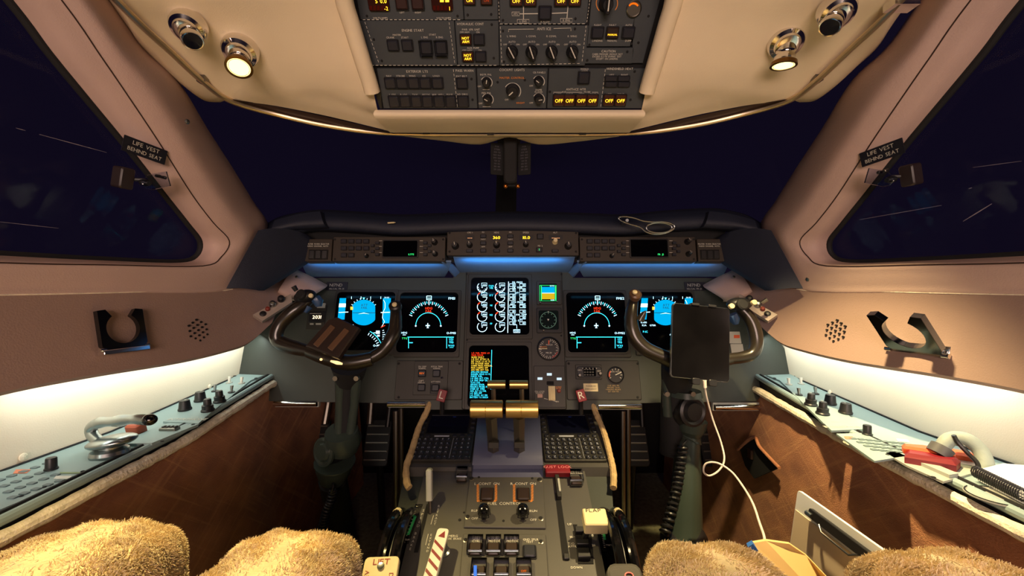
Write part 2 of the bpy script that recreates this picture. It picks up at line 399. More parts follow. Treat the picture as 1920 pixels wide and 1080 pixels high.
class Panel:
    """a unit lying on a plane; positions are given as picture points sent onto that plane"""
    def __init__(s, pl, name, label, cat, px, py, group=None, n=0.0):
        s.pl = pl; s.n = n; s.O = pl.hit(px, py, n); s.root = thing(name, label, cat, pl.mat(s.O), group); s.L = {}
    def uv(s, px, py, n=0.0):
        P = s.pl.hit(px, py, s.n + n) - s.O
        return P.dot(s.pl.U), P.dot(s.pl.V)
    def wh(s, px, py, w, h):
        a = s.uv(px - w / 2, py); b = s.uv(px + w / 2, py); c = s.uv(px, py + h / 2); d = s.uv(px, py - h / 2)
        return abs(b[0] - a[0]), abs(d[1] - c[1])
    def k(s, px, py): return s.wh(px, py, 10, 10)[0] / 10
    def rect(s, x0, y0, x1, y1, n=0.0):
        cx, cy = (x0 + x1) / 2, (y0 + y1) / 2
        a = s.uv(x0, cy, n); b = s.uv(x1, cy, n); c = s.uv(cx, y1, n); d = s.uv(cx, y0, n)
        return (a[0] + b[0]) / 2, (c[1] + d[1]) / 2, b[0] - a[0], d[1] - c[1]
    def plate(s, x0, y0, x1, y1, z0, z1, m, name='plate', r=0.002, ch=0.001, label=None, parent=None):
        cx, cy, w, h = s.rect(x0, y0, x1, y1)
        return MB().rrect(cx, cy, w, h, z0, z1, r, ch).build(name, m, parent or s.root, label)
    def poly(s, pts, z0, z1, m, name='plate', ch=0.0, label=None, parent=None):
        q = [s.uv(*p) for p in pts]
        if sum(q[i][0] * q[(i + 1) % len(q)][1] - q[(i + 1) % len(q)][0] * q[i][1] for i in range(len(q))) < 0: q = q[::-1]
        return MB().prism(q, z0, z1, ch).build(name, m, parent or s.root, label)
    def mb(s, m, key='lettering'): return s.L.setdefault((key, m.name), (MB(), m))[0]
    def txt(s, t, px, py, h, z=0.0012, m=None, align='C', rot=0.0, key='lettering', wide=1.0):
        x, y = s.uv(px, py, z); hh = s.wh(px, py, 2, h)[1] if abs(rot) < 0.8 else s.k(px, py) * h
        s.mb(m or M_print, key).text(t, x, y, hh, z, align, rot, wide)
    def line(s, pts, w, z=0.0012, m=None, key='lettering'):
        q = [s.uv(*p, z) for p in pts]; s.mb(m or M_print, key).strip(q, w * s.k(*pts[0]), z)
    def dash(s, a, b, w, n, z=0.0012, m=None, key='lettering'):
        for i in range(n):
            t0, t1 = i / n, (i + 0.6) / n
            s.line([(a[0] + (b[0] - a[0]) * t0, a[1] + (b[1] - a[1]) * t0), (a[0] + (b[0] - a[0]) * t1, a[1] + (b[1] - a[1]) * t1)], w, z, m, key)
    def arc(s, cx, cy, rx, ry, a0, a1, w, n=24, z=0.0012, m=None, key='lettering'):
        s.line([(cx + rx * cos(math.radians(a0 + (a1 - a0) * i / n)), cy - ry * sin(math.radians(a0 + (a1 - a0) * i / n))) for i in range(n + 1)], w, z, m, key)
    def fill(s, pts, z=0.0012, m=None, key='lettering'):
        q = [(*s.uv(*p, z), z) for p in pts]; s.mb(m, key).add(q, [tuple(range(len(q)))])
    def fbox(s, x0, y0, x1, y1, z=0.0012, m=None, key='lettering'): s.fill([(x0, y1), (x1, y1), (x1, y0), (x0, y0)], z, m, key)
    def obox(s, x0, y0, x1, y1, w, z=0.0012, m=None, key='lettering'): s.line([(x0, y0), (x1, y0), (x1, y1), (x0, y1), (x0, y0)], w, z, m, key)
    def button(s, px, py, w, h, m=None, z0=0.0, z=0.006, legend=None, lit=None, name='push_button', lh=5.0, dy=0.0):
        x, y = s.uv(px, py, z); ww, hh = s.wh(px, py, w, h)
        b = MB().rrect(x, y, ww, hh, z0, z, min(ww, hh) * 0.12, min(ww, hh) * 0.09, 2).build(name, m or M_key, s.root)
        MBf = MB().frame(x, y, ww * 1.16, hh * 1.16, ww * 0.07, z0, z * 0.55, ww * 0.1).build('switch_frame', M_matte, b)
        if legend:
            lines = legend.split('|'); t = MB(); q = s.wh(px, py, 2, lh)[1]
            for i, l in enumerate(lines): t.text(l, x, y + (len(lines) / 2 - 0.5 - i) * q * 1.35 - dy * q, q, z + 0.0004)
            t.build('legend', lit or M_print, b, smooth=0)
        return b
    def knob(s, px, py, r, h=0.016, m=None, z0=0.0, ang=None, name='knob', bar=False, top=0.8, ring=True):
        x, y = s.uv(px, py, h * 0.5); k = s.k(px, py) * r
        kb = MB(); kb.M = Matrix.Translation((x, y, z0))
        kb.lathe([(k * 1.05, 0), (k * 1.05, h * 0.12), (k * 0.9, h * 0.22), (k * top, h * 0.9), (k * top * 0.85, h)], 18)
        if bar:
            a = math.radians(ang or 0); kb.M = Matrix.Translation((x, y, z0)) @ Matrix.Rotation(a, 4, 'Z')
            kb.rrect(0, k * 0.1, k * 0.62, k * 2.5, h * 0.2, h * 1.25, k * 0.25, k * 0.12)
        o = kb.build(name, m or M_black, s.root)
        if ang is not None:
            p = MB(); p.M = Matrix.Translation((x, y, z0)) @ Matrix.Rotation(math.radians(ang), 4, 'Z')
            zz = h * (1.25 if bar else 1.0) + 0.0004
            p.strip([(0, k * (1.2 if bar else 0.75)), (0, -k * (0.7 if bar else 0.05))], k * 0.16, zz); p.build('pointer', M_print, o, smooth=0)
        return o
    def screw(s, px, py, r=2.2, z=0.0, m=None):
        x, y = s.uv(px, py); k = s.k(px, py) * r
        b = MB(); b.M = Matrix.Translation((x, y, z)); b.lathe([(k, 0), (k, 0.0006), (k * 0.7, 0.0012)], 10)
        o = b.build('screw', m or M_matte, s.root)
    def done(s):
        for (key, mn), (b, m) in s.L.items(): b.build(key, m, s.root, smooth=0, kind='stuff')
        return s.root

# ================================================================= the flight-deck shell
CX = 0.006                                    # centre line of the side walls
def mirror(rows, c=CX): return [[Vector((2 * c - p[0], p[1], p[2])) for p in r] for r in rows]
def wl(px, py, off=0.0):
    """picture point onto the inner face of the side wall: converges forward, leans in above the sill"""
    u = (px - 960) / F; v = (540 - py) / F
    lean = 0.2 if v > 0 else 0.0
    d = (0.8477 - off) / (0.2154 + lean * v - u)
    return at(px, py, d)
def wrow(pts, off):
    return [wl(p[0], p[1], off if not isinstance(off, list) else off[i]) for i, p in enumerate(pts)]
pW = [(-260, -330), (18, 0), (90, 95), (160, 180), (235, 270), (310, 365), (352, 418), (376, 452), (370, 480), (335, 492), (200, 488), (0, 478), (-700, 439)]
pR = [(-150, -330), (115, 0), (190, 107), (240, 180), (300, 270), (360, 365), (400, 418), (430, 452), (416, 481), (380, 499), (200, 497), (0, 493), (-700, 464)]
pS = [(-20, -330), (205, 0), (268, 90), (330, 150), (385, 240), (430, 310), (470, 375), (500, 425), (478, 478), (436, 542), (200, 549), (0, 553), (-700, 561)]
pM = [((a[0] * .5 + b[0] * .5), (a[1] * .5 + b[1] * .5)) for a, b in zip(pR, pS)]
pM1 = [((a[0] * .75 + b[0] * .25), (a[1] * .75 + b[1] * .25)) for a, b in zip(pR, pS)]
pM2 = [((a[0] * .22 + b[0] * .78), (a[1] * .22 + b[1] * .78)) for a, b in zip(pR, pS)]
lo = [0.0] * 4
offS = [-0.05] * 7 + [-0.03, -0.02, 0, 0, 0, 0]; offM = [0.012] * 7 + [0.010, 0.008, 0.003, 0.002, 0.002, 0.002]
offM2 = [-0.012] * 7 + [-0.006, 0, 0.002, 0.001, 0.001, 0.001]
pS2 = [(p[0] + 4, p[1] + 1) for p in pS[:8]] + pS[8:]
offS2 = [-0.12] * 7 + [-0.08, -0.05, -0.012, -0.012, -0.012, -0.012]
W0 = [Vector(p) for p in wrow(pW, -0.055)]
rows_up = loft([W0, wrow([((a[0] * .55 + b[0] * .45), (a[1] * .55 + b[1] * .45)) for a, b in zip(pW, pR)], -0.018), wrow(pR, 0.0), wrow(pM1, [o * .8 for o in offM]),
                wrow(pM, offM), wrow(pM2, offM2), wrow(pS, offS), wrow(pS2, offS2)], 5, 3)
# lower wall from the seam down to the ledge lip
pT = [(-700, 561), (-200, 556), (0, 553), (200, 549), (350, 544), (436, 542), (500, 510), (546, 506)]
pL1 = [(-700, 630), (-200, 602), (0, 594), (200, 580), (350, 572), (440, 565), (505, 535), (545, 525)]
pL2 = [(-700, 840), (-200, 720), (0, 676), (200, 645), (350, 628), (440, 612), (490, 585), (530, 560)]
pL3 = [(-700, 985), (-200, 795), (0, 736), (170, 703), (340, 676), (430, 655), (470, 640), (510, 605)]
rows_lo = loft([wrow(pT, 0), wrow(pL1, 0.003), wrow(pL2, 0.016), wrow(pL3, 0.03)], 5, 4)
lip = rows_lo[-1]
under = [lip, [p + Vector((-0.006, 0, -0.006)) for p in lip], [p + Vector((-0.03, 0.0, 0.012)) for p in lip], [Vector((-0.765, p.y, p.z + 0.03)) for p in lip]]
def wall(side, mir):
    f = (lambda r: mirror(r)) if mir else (lambda r: r)
    out = Vector((1, 0, 0)) if mir else Vector((-1, 0, 0))
    w = MB(); w.grid(f(rows_lo)); w.grid(f(under))
    o = struct('wall_' + side, w, M_wall, 'taupe vinyl lower side wall on the %s with a ledge above a lit recess' % ('co-pilot side' if mir else 'pilot side'), 50)
    u = MB(); u.grid(f(rows_up)); u.build('pillar_trim', M_leather, o, 'cream leather window pillar and sill', smooth=60)
    # stitched seam lines
    k = 6 if True else 0
    st = MB(); path = f([rows_up[6]])[0]
    st.tube([p + Vector((0.0005 if not mir else -0.0005, -0.0008, 0.0004)) for p in path], 0.0011, 5); st.build('stitched_seam', M_darkbrown, o)
    st = MB(); path = f([rows_lo[0]])[0][:26]
    st.tube(path, 0.0012, 5); st.build('panel_seam', M_piping, o)
    rb = MB(); path = f([rows_up[0]])[0]
    rb.tube(path, 0.007, 8); rb.build('window_seal', M_matte, o)
    # recess behind the ledge
    X = -0.752
    rc = MB(); rc.grid(f([[Vector((X, y, E - 0.09)) for y in (0.1, 0.4, 0.8, 1.0, 1.28)], [Vector((X, y, E - 0.19)) for y in (0.1, 0.4, 0.8, 1.0, 1.28)], [Vector((X, y, E - 0.285)) for y in (0.1, 0.4, 0.8, 1.0, 1.28)]]))
    rc.build('recess_panel', M_recess, o)
    # glass of the side window
    loop = f([[p + Vector((-0.004, 0, 0)) for p in rows_up[0]]])[0]
    return o, loop
wallL, loopL = wall('left', False)
wallR, loopR = wall('right', True)
def pane(name, rows, label, out):
    g = MB(); g.grid(rows, 0.006, out); return struct(name, g, M_pane, label)
def side_glass(loop, name, label, sgn):
    # straight edge at the back closes the loop
    a, b = loop[0], loop[-1]; n = len(loop)
    back = [a + (b - a) * i / (n - 1) for i in range(n)]
    rows = [[loop[i] + (back[i] - loop[i]) * t for i in range(n)] for t in (0, 0.5, 1.0)]
    return pane(name, rows, label, Vector((sgn, 0, 0)))
win3 = side_glass(loopL, 'window_3', 'dark side window pane beside the pilot seat', -1)
win4 = side_glass(loopR, 'window_4', 'dark side window pane beside the co-pilot seat', 1)
def streaks(win, lst, c=False):  # thin pale streaks laid on the pane
    b = MB()
    for (x0, y0, x1, y1, w) in lst:
        f = (lambda x, y: wl(x, y, -0.05))
        P, Q = f(x0, y0), f(x1, y1)
        if c: P.x = 2 * CX - P.x; Q.x = 2 * CX - Q.x
        b.tube([P, (P + Q) / 2, Q], [w * 0.5, w, w * 0.4], 5)
    b.build('streak_mark', mat('pale_streak', (150, 140, 150), 0.6), win)
streaks(win3, [(30, 240, 48, 245, .0005), (74, 252, 200, 286, .0006), (0, 416, 110, 428, .0004)])
streaks(win4, [(75, 382, 128, 415, .0008), (20, 302, 110, 314, .0004), (168, 385, 320, 412, .0005), (112, 352, 118, 354, .0006)], True)

# windscreens
wb = [(480, 440, 1.20), (600, 412, 1.33), (760, 408, 1.42), (958, 404, 1.47)]
wm = [(390, 300, 1.06), (560, 320, 1.18), (740, 328, 1.26), (958, 335, 1.30)]
wt = [(250, 60, 0.84), (420, 165, 0.95), (680, 225, 1.03), (958, 250, 1.06)]
rw = loft([[at(*p) for p in wb], [at(*p) for p in wm], [at(*p) for p in wt]], 5, 4)
pane('window_1', rw, 'dark windscreen pane ahead of the pilot', Vector((0, 1, 0)))
pane('window_2', [[Vector((2 * -0.003 - p.x, p.y, p.z)) for p in r] for r in rw], 'dark windscreen pane ahead of the co-pilot', Vector((0, 1, 0)))
# centre post of the windscreen
cp = MB(); cp.tube([at(948, 412, 1.43), at(950, 335, 1.27), at(955, 255, 1.04)], [0.035, 0.03, 0.028], 8, flat=0.5)
struct('trim_1', cp, M_matte, 'black centre post between the two windscreens')

# ---- floor, forward bulkhead and leather side panels down to the floor
fl = MB(); fl.rrect(0, 0.75, 1.7, 2.5, -0.03, 0.0)
struct('floor', fl, M_floor, 'greenish carpeted cockpit floor between the seats and pedals')
bk = MB(); bk.M = Matrix.Translation((0, 1.98, 0.0)) @ Matrix.Rotation(PI / 2, 4, 'X'); bk.rrect(0, 0.38, 1.7, 0.78, 0, 0.02)
struct('wall_front', bk, M_matte, 'dark bulkhead closing the footwell behind the rudder pedals')

# ceiling liner
OCX = -0.0047
lA = [(60, -170, .45), (130, -85, .53), (218, 0, .60), (268, 48, .65), (322, 97, .70), (376, 147, .755), (430, 184, .80), (520, 199, .835), (620, 219, .862), (735, 247, .882)]
lB = [(628, -170, .575), (636, -85, .62), (648, 0, .668), (660, 40, .692), (672, 80, .716), (686, 125, .744), (694, 150, .762), (700, 172, .776), (704, 190, .787), (708, 207, .80)]
lM = [tuple((a[i] + b[i]) / 2 + (0, -4, 0.0)[i] for i in range(3)) for a, b in zip(lA, lB)]
lM2 = [tuple(a[i] * .25 + b[i] * .75 + (0, 0, 0.004)[i] for i in range(3)) for a, b in zip(lA, lB)]
lM1 = [tuple(a[i] * .8 + b[i] * .2 + (0, -3, -0.004)[i] for i in range(3)) for a, b in zip(lA, lB)]
rows_c = loft([[at(*p) for p in lA], [at(*p) for p in lM1], [at(*p) for p in lM], [at(*p) for p in lM2], [at(*p) for p in lB]], 4, 4)
cl = MB(); cl.grid(rows_c); cl.grid(mirror(rows_c, OCX))
# raised rim along the overhead housing
rim = [at(*p) for p in lB[:8]]
for mir in (False, True):
    r_ = mirror([rim], OCX)[0] if mir else rim
    cl.tube(smooth_path([p + Vector((0, -0.006, -0.004)) for p in r_], 24), 0.014, 10)
# front face below the overhead panel and lip below the rail
ft = [at(x, 206, .803) for x in (704, 830, 955, 1080, 1206)]
fm = [at(x, 213, .799) for x in (700, 830, 955, 1080, 1210)]
f2 = [at(x, 224, .812) for x in (706, 830, 955, 1080, 1204)]
fb = [at(x, 249, .885) for x in (732, 830, 955, 1080, 1180)]
cl.grid(loft([ft, fm, f2, fb], 4, 3))
l0 = [at(x, y, .905) for x, y in ((740, 250), (830, 252), (900, 253), (955, 253), (1010, 253), (1080, 252), (1170, 250))]
l1 = [at(x, y, .97) for x, y in ((750, 255), (830, 264), (900, 271), (955, 258), (1010, 271), (1080, 266), (1160, 256))]
l2 = [p + Vector((0, 0.02, 0.02)) for p in l1]
cl.grid(loft([l0, l1, l2], 4, 3))
# outer flange beyond the rail
g0 = [(120, -100, .57), (214, 0, .63), (262, 48, .68), (318, 98, .735), (372, 148, .79), (412, 178, .83), (428, 184, .845)]
g1 = [(130, -100, .60), (222, 10, .66), (255, 70, .72), (300, 118, .77), (350, 164, .82), (388, 188, .86), (418, 190, .88)]
g2 = [(135, -95, .66), (232, 40, .72), (268, 92, .78), (318, 136, .83), (356, 168, .88), (384, 189, .92), (412, 192, .93)]
gr = loft([[at(*p) for p in g0], [at(*p) for p in g1], [at(*p) for p in g2]], 4, 3)
cl.grid(gr); cl.grid(mirror(gr, OCX))
ceil = struct('ceiling', cl, M_liner, 'cream moulded overhead liner around the switch panel', 45)
# brown shade between liner edge and rail
for mir in (False, True):
    d0 = [at(x, y, d) for x, y, d in ((436, 186, .80), (520, 200, .838), (620, 221, .865), (733, 248, .885))]
    d1 = [at(x, y, d) for x, y, d in ((440, 190, .815), (520, 214, .856), (620, 236, .885), (740, 251, .892))]
    rr = loft([d0, d1], 5, 2)
    if mir: rr = mirror(rr, OCX)
    b = MB(); b.grid(rr, 0.004, Vector((0, 0.9, 0.3)))
    b.build('shade_strip', M_darkbrown, ceil, 'dark brown strip behind the chrome rail')

# ================================================================= planes of the place
t17 = math.radians(17)
MP = Pl(at(960, 600, 1.22), (1, 0, 0), (0, sin(t17), cos(t17)))               # main instrument panel
t9 = math.radians(9)
GP = Pl(at(960, 465, 1.10), (1, 0, 0), (0, sin(t9), cos(t9)))                 # glareshield control units
OH = Pl(at(960, 203, .80), (1, 0, 0), at(960, 0, .695) - at(960, 203, .80))   # overhead panel
CD = Pl(at(960, 868, 1.0), (1, 0, 0), at(960, 784, 1.19) - at(960, 868, 1.0)) # keypad shelf
PE = Pl(at(960, 1080, .76), (1, 0, 0), at(960, 880, .99) - at(960, 1080, .76))# pedestal deck
CR = Pl((0, 0.5, E - 0.27), (1, 0, 0), (0, 1, 0))                             # side consoles, rear
CF = Pl((0, 0.80, E - 0.27), (1, 0, 0), (0, 0.37, 0.029))                     # side consoles, front

# ================================================================= side consoles and leather panels
def IE(d): return -(0.603 + max(0.0, d - 0.5) * 0.0925)
def cz(d): return E - 0.27 + (max(0, d - 0.80) * 0.029 / 0.37)
DS = [0.1, 0.3, 0.5, 0.65, 0.80, 0.93, 1.06, 1.20]
def console(mir):
    s = -1 if mir else 1
    fx = (lambda x: 2 * CX - x) if mir else (lambda x: x)
    side = 'co-pilot' if mir else 'pilot'
    r = thing('side_console', 'grey-green side console shelf along the wall on the %s side' % side, 'console', Vector((fx(-0.69), 0.65, 0)), 'side consoles')
    O = Vector((fx(-0.69), 0.65, 0))
    V = lambda x, d, z: Vector((fx(x), d, z)) - O
    b = MB(); b.grid([[V(-0.765, d, cz(d)) for d in DS], [V(IE(d), d, cz(d)) for d in DS]], 0.012, (0, 0, -1)); b.build('top_plate', M_teal, r, smooth=20)
    b = MB(); b.tube([V(IE(d) + 0.003, d, cz(d) - 0.003) for d in DS], 0.0065, 10); b.build('edge_rail', M_teal, r)
    b = MB(); b.tube([V(IE(d) - 0.007, d, cz(d) + 0.001) for d in DS], 0.0032, 6); b.build('edge_groove', M_matte, r)
    b = MB(); b.grid([[V(IE(d), d, cz(d) - 0.01) for d in DS], [V(IE(d) - 0.02, d, 0.0) for d in DS]], 0.01, (-s, 0, 0)); b.build('cabinet_side', M_matte, r)
    b = MB(); b.tube([V(-0.751, d, cz(d) + 0.001) for d in DS], 0.0022, 5); b.build('wall_groove', M_matte, r)
    return r
console(False); console(True)
def leather(mir, n, label):
    fx = (lambda x: 2 * CX - x) if mir else (lambda x: x)
    D = [0.1, 0.35, 0.55, 0.75, 0.95, 1.10, 1.19, 1.40, 1.85]
    drop = {False: 0.0, True: 0.0}[mir]
    def top(d): return cz(min(d, 1.17)) - 0.026 - (0.012 if mir and d > 0.9 else 0) - (max(0, d - 1.2) * 0.35)
    prof = [(0.004, 0.0), (0.008, -0.03), (0.014, -0.14), (0.020, -0.30), (0.024, -0.48), (0.03, -0.575)]
    rows = []
    for dx, dz in prof:
        rows.append([Vector((fx(IE(min(d, 1.2)) + dx + 0.003 * sin(d * 9 + dz * 8)* (0 if dz == 0 else 1)), d, max(0.0, top(d) + dz))) for d in D])
    b = MB(); b.grid(loft(rows, 4, 3))
    o = struct('trim_%d' % n, b, M_brown, label, 60)
    p = MB(); pts = [Vector((fx(IE(d) + 0.012), d, cz(d) - 0.02 - (0.016 * max(0, d - 0.8) / 0.37 if mir else 0))) for d in (0.1, 0.3, 0.5, 0.65, 0.8, 0.93, 1.06, 1.165)]
    pts.append(pts[-1] + Vector((0, 0.02, -0.012)))
    sp = smooth_path(pts, 90); rs = [0.0094 * (0.88 + 0.24 * random.random()) for _ in sp]
    p.tube(sp, rs, 10); p.build('fleece_piping', M_piping, o, 'pale fleece piping along the top edge')
    return o
lea1 = leather(False, 2, 'reddish brown suede panel below the pilot side console')
lea2 = leather(True, 3, 'golden brown suede panel below the co-pilot side console')

# ================================================================= glareshield
gx = [(484, 432), (520, 410), (560, 400), (600, 395), (680, 399), (750, 404), (840, 401), (960, 398), (1090, 401), (1170, 404), (1240, 397), (1330, 392), (1370, 397), (1405, 407), (1442, 430)]
def grow(dy, d, ends=0.0, squash=0.0):
    out = []
    for x, y in gx:
        e = max(0, abs(x - 962) - 360) / 120.0
        out.append(at(x, y + dy, d - 0.03 * e + ends * e))
    return out
gl = thing('glareshield', 'dark padded glareshield hood across the top of the instrument panel', 'glareshield', at(962, 430, 1.12))
gO = at(962, 430, 1.12)
R0 = grow(-2, 1.42); R1 = grow(0, 1.16); R2 = grow(5, 1.118); R3 = grow(18, 1.10); R4 = grow(34, 1.105); R5 = grow(40, 1.15)
b = MB(); b.M = Matrix.Translation(-gO); b.grid(loft([R0, R1, R2, R3, R4, R5], 4, 3)); b.build('hood', M_glare, gl, smooth=60)
# dark backing above the control units
b = MB(); b.M = Matrix.Translation(-gO)
b.grid([[at(x, 428, 1.15) for x in (560, 700, 960, 1220, 1360)], [at(x, 492, 1.15) for x in (560, 700, 960, 1220, 1360)]], 0.01, (0, 1, 0)); b.build('recess_back', M_matte, gl)
# side arms sweeping down to the wall
for mir in (False, True):
    q = (lambda x: 1930 - x) if mir else (lambda x: x)
    a0 = [(484, 432, 0.995), (452, 490, 0.965), (424, 541, 0.942)]
    a1 = [(520, 428, 1.03), (480, 480, 0.99), (446, 540, 0.955)]
    a2 = [(570, 438, 1.09), (520, 495, 1.03), (474, 543, 0.975)]
    a3 = [(600, 470, 1.13), (560, 500, 1.08), (486, 545, 0.99)]
    b = MB(); b.M = Matrix.Translation(-gO); b.grid(loft([[at(q(x), y, d) for x, y, d in r] for r in (a0, a1, a2, a3)], 5, 4), 0.02, (0, 1, 0))
    b.build('side_arm', M_glare, gl, smooth=60)
    # flap pad on the outer end of the hood
    e0 = [(515, 413, 1.065), (560, 401, 1.08), (600, 396, 1.09)]; e1 = [(508, 432, 1.05), (552, 421, 1.065), (606, 417, 1.075)]; e2 = [(506, 441, 1.06), (552, 430, 1.075), (612, 426, 1.085)]
    b = MB(); b.M = Matrix.Translation(-gO); b.grid(loft([[at(q(x), y, d) for x, y, d in r] for r in (e0, e1, e2)], 4, 3), 0.02, (0, 1, 0)); b.build('end_pad', M_glare, gl, smooth=60)
# underside seen from below
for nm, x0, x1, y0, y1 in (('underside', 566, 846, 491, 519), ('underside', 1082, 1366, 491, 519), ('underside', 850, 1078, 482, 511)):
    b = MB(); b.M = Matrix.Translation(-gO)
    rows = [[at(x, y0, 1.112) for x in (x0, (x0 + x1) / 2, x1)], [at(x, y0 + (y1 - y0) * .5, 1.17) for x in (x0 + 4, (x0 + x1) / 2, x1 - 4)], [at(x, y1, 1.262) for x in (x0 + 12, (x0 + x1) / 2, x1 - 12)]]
    b.grid(loft(rows, 5, 4), 0.004, (0, 0.2, 1)); b.build(nm, M_under, gl, 'underside of the hood with a blue light wash painted in', smooth=50)
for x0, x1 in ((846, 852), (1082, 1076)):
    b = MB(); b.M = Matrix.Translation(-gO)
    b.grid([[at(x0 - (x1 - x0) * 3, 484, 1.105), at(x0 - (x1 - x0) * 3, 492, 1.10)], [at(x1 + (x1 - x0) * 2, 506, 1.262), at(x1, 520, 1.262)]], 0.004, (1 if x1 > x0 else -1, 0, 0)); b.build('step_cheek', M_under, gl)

# ================================================================= main instrument panel sheet
ip = Panel(MP, 'instrument_panel', 'grey instrument panel sheet below the glareshield that carries all the screens', 'panel', 962, 650)
L = [(850, 521), (600, 521), (560, 525), (525, 560), (488, 605), (452, 655), (426, 700), (470, 712), (505, 752), (800, 757), (806, 768)]
ip.poly(L + [(1924 - x, y) for x, y in L[::-1]] + [(1074, 508), (850, 508)], -0.02, 0.0, M_panel, 'panel_sheet')
ip.plate(870, 509, 1058, 768, 0, 0.004, M_bez, 'centre_plate', 0.004, 0.002)
ip.plate(742, 676, 868, 750, 0, 0.003, M_bez, 'lower_plate', 0.004, 0.0015)
ip.plate(1062, 676, 1200, 750, 0, 0.003, M_bez, 'lower_plate', 0.004, 0.0015)
for x, y in ((748, 682), (862, 682), (1066, 682), (1195, 682), (748, 745), (1195, 745), (876, 515), (1052, 515), (1052, 570), (876, 638), (1052, 630)): ip.screw(x, y, 2.4, 0.003)
ip.done()

# ================================================================= centre pedestal
pd = thing('center_pedestal', 'grey centre pedestal cabinet between the two seats', 'pedestal', Vector((at(946, 1000, .85).x, 0.85, 0)))
pO = Vector((at(946, 1000, .85).x, 0.85, 0))
def onp(pl, pts): return [pl.hit(*p) for p in pts]
deck = onp(PE, [(797, 882), (1096, 882), (1136, 1080), (748, 1080)])
deck += [deck[3] + (deck[3] - deck[0]) * 1.0, deck[2] + (deck[2] - deck[1]) * 1.0]
A, B, C_, D_, D2, C2 = deck
b = MB(); b.M = Matrix.Translation(-pO)
low = lambda p: Vector((p.x, p.y, 0.0))
b.add([A, B, C2, D2, low(A), low(B), low(C2), low(D2)], [(3, 2, 1, 0), (0, 1, 5, 4), (1, 2, 6, 5), (2, 3, 7, 6), (3, 0, 4, 7)])
b.build('cabinet', M_ped, pd, smooth=10)
sh = onp(CD, [(793, 776), (1128, 776), (1146, 876), (757, 876)])
b = MB(); b.M = Matrix.Translation(-pO); dn = [p + Vector((0, 0, -0.05)) for p in sh]
b.add(sh + dn, [(3, 2, 1, 0), (0, 1, 5, 4), (1, 2, 6, 5), (2, 3, 7, 6), (3, 0, 4, 7), (4, 5, 6, 7)]); b.build('keypad_shelf', M_ped, pd, smooth=10)
b = MB(); b.M = Matrix.Translation(-pO)
lo_ = [Vector((p.x * 0.9 + pO.x * 0.1, p.y, 0)) for p in sh]; up_ = [Vector((p.x * 0.9 + pO.x * 0.1, p.y, p.z - 0.05)) for p in sh]
b.add(up_ + lo_, [(0, 1, 5, 4), (1, 2, 6, 5), (2, 3, 7, 6), (3, 0, 4, 7)]); b.build('cabinet_front', M_matte, pd, smooth=10)
# curved cover between the keypads that the throttle levers pass through
def qc(px, t):   # along the hump
    y = 776 + (884 - 776) * t
    return CD.hit(px, min(y, 872), 0.012 + 0.030 * sin(PI * min(1, t * 0.9 + 0.1)))
b = MB(); b.M = Matrix.Translation(-pO)
b.grid([[qc(896 - 12 * t, t), qc(950, t), qc(1012 + 7 * t, t)] for t in [i / 10 for i in range(11)]], 0.03, (0, 0, -1)); b.build('quadrant_cover', mat('quadrant_blue_lit', (78, 82, 106), 0.45, noise=0.06, nscale=10), pd, smooth=30)  # blue light on the cover put into its base colour
# fabric rope seals down both shelf edges
for pts in ([(806, 754, 1.16), (800, 772, 1.14), (786, 800, 1.10), (772, 845, 1.02), (762, 875, .97), (763, 905, .93), (768, 915, .92)], [(1110, 756, 1.16), (1118, 776, 1.14), (1132, 810, 1.09), (1143, 850, 1.02), (1150, 885, .97), (1150, 915, .93)]):
    b = MB(); sp = smooth_path([at(*p) for p in pts], 46); b.M = Matrix.Translation(-pO)
    b.tube(sp, [0.0075 * (0.9 + 0.2 * random.random()) for _ in sp], 9); b.build('rope_seal', M_rope, pd, 'tan fabric rope seal')
# dark well between shelf and deck sides
for mir in (0, 1):
    x0 = 1100 if mir else 765
    wp = [(1098, 884), (1146, 884), (1150, 945), (1112, 950)] if mir else [(757, 884), (797, 884), (785, 950), (745, 945)]
    q = onp(PE, wp); b = MB(); b.M = Matrix.Translation(-pO); dn = [p + Vector((0, 0, -0.1)) for p in q]; q = [p + Vector((0, 0, -0.012)) for p in q]
    b.add(q + dn, [(0, 1, 2, 3), (0, 1, 5, 4), (1, 2, 6, 5), (2, 3, 7, 6), (3, 0, 4, 7)]); b.build('side_well', M_panel, pd, smooth=10)

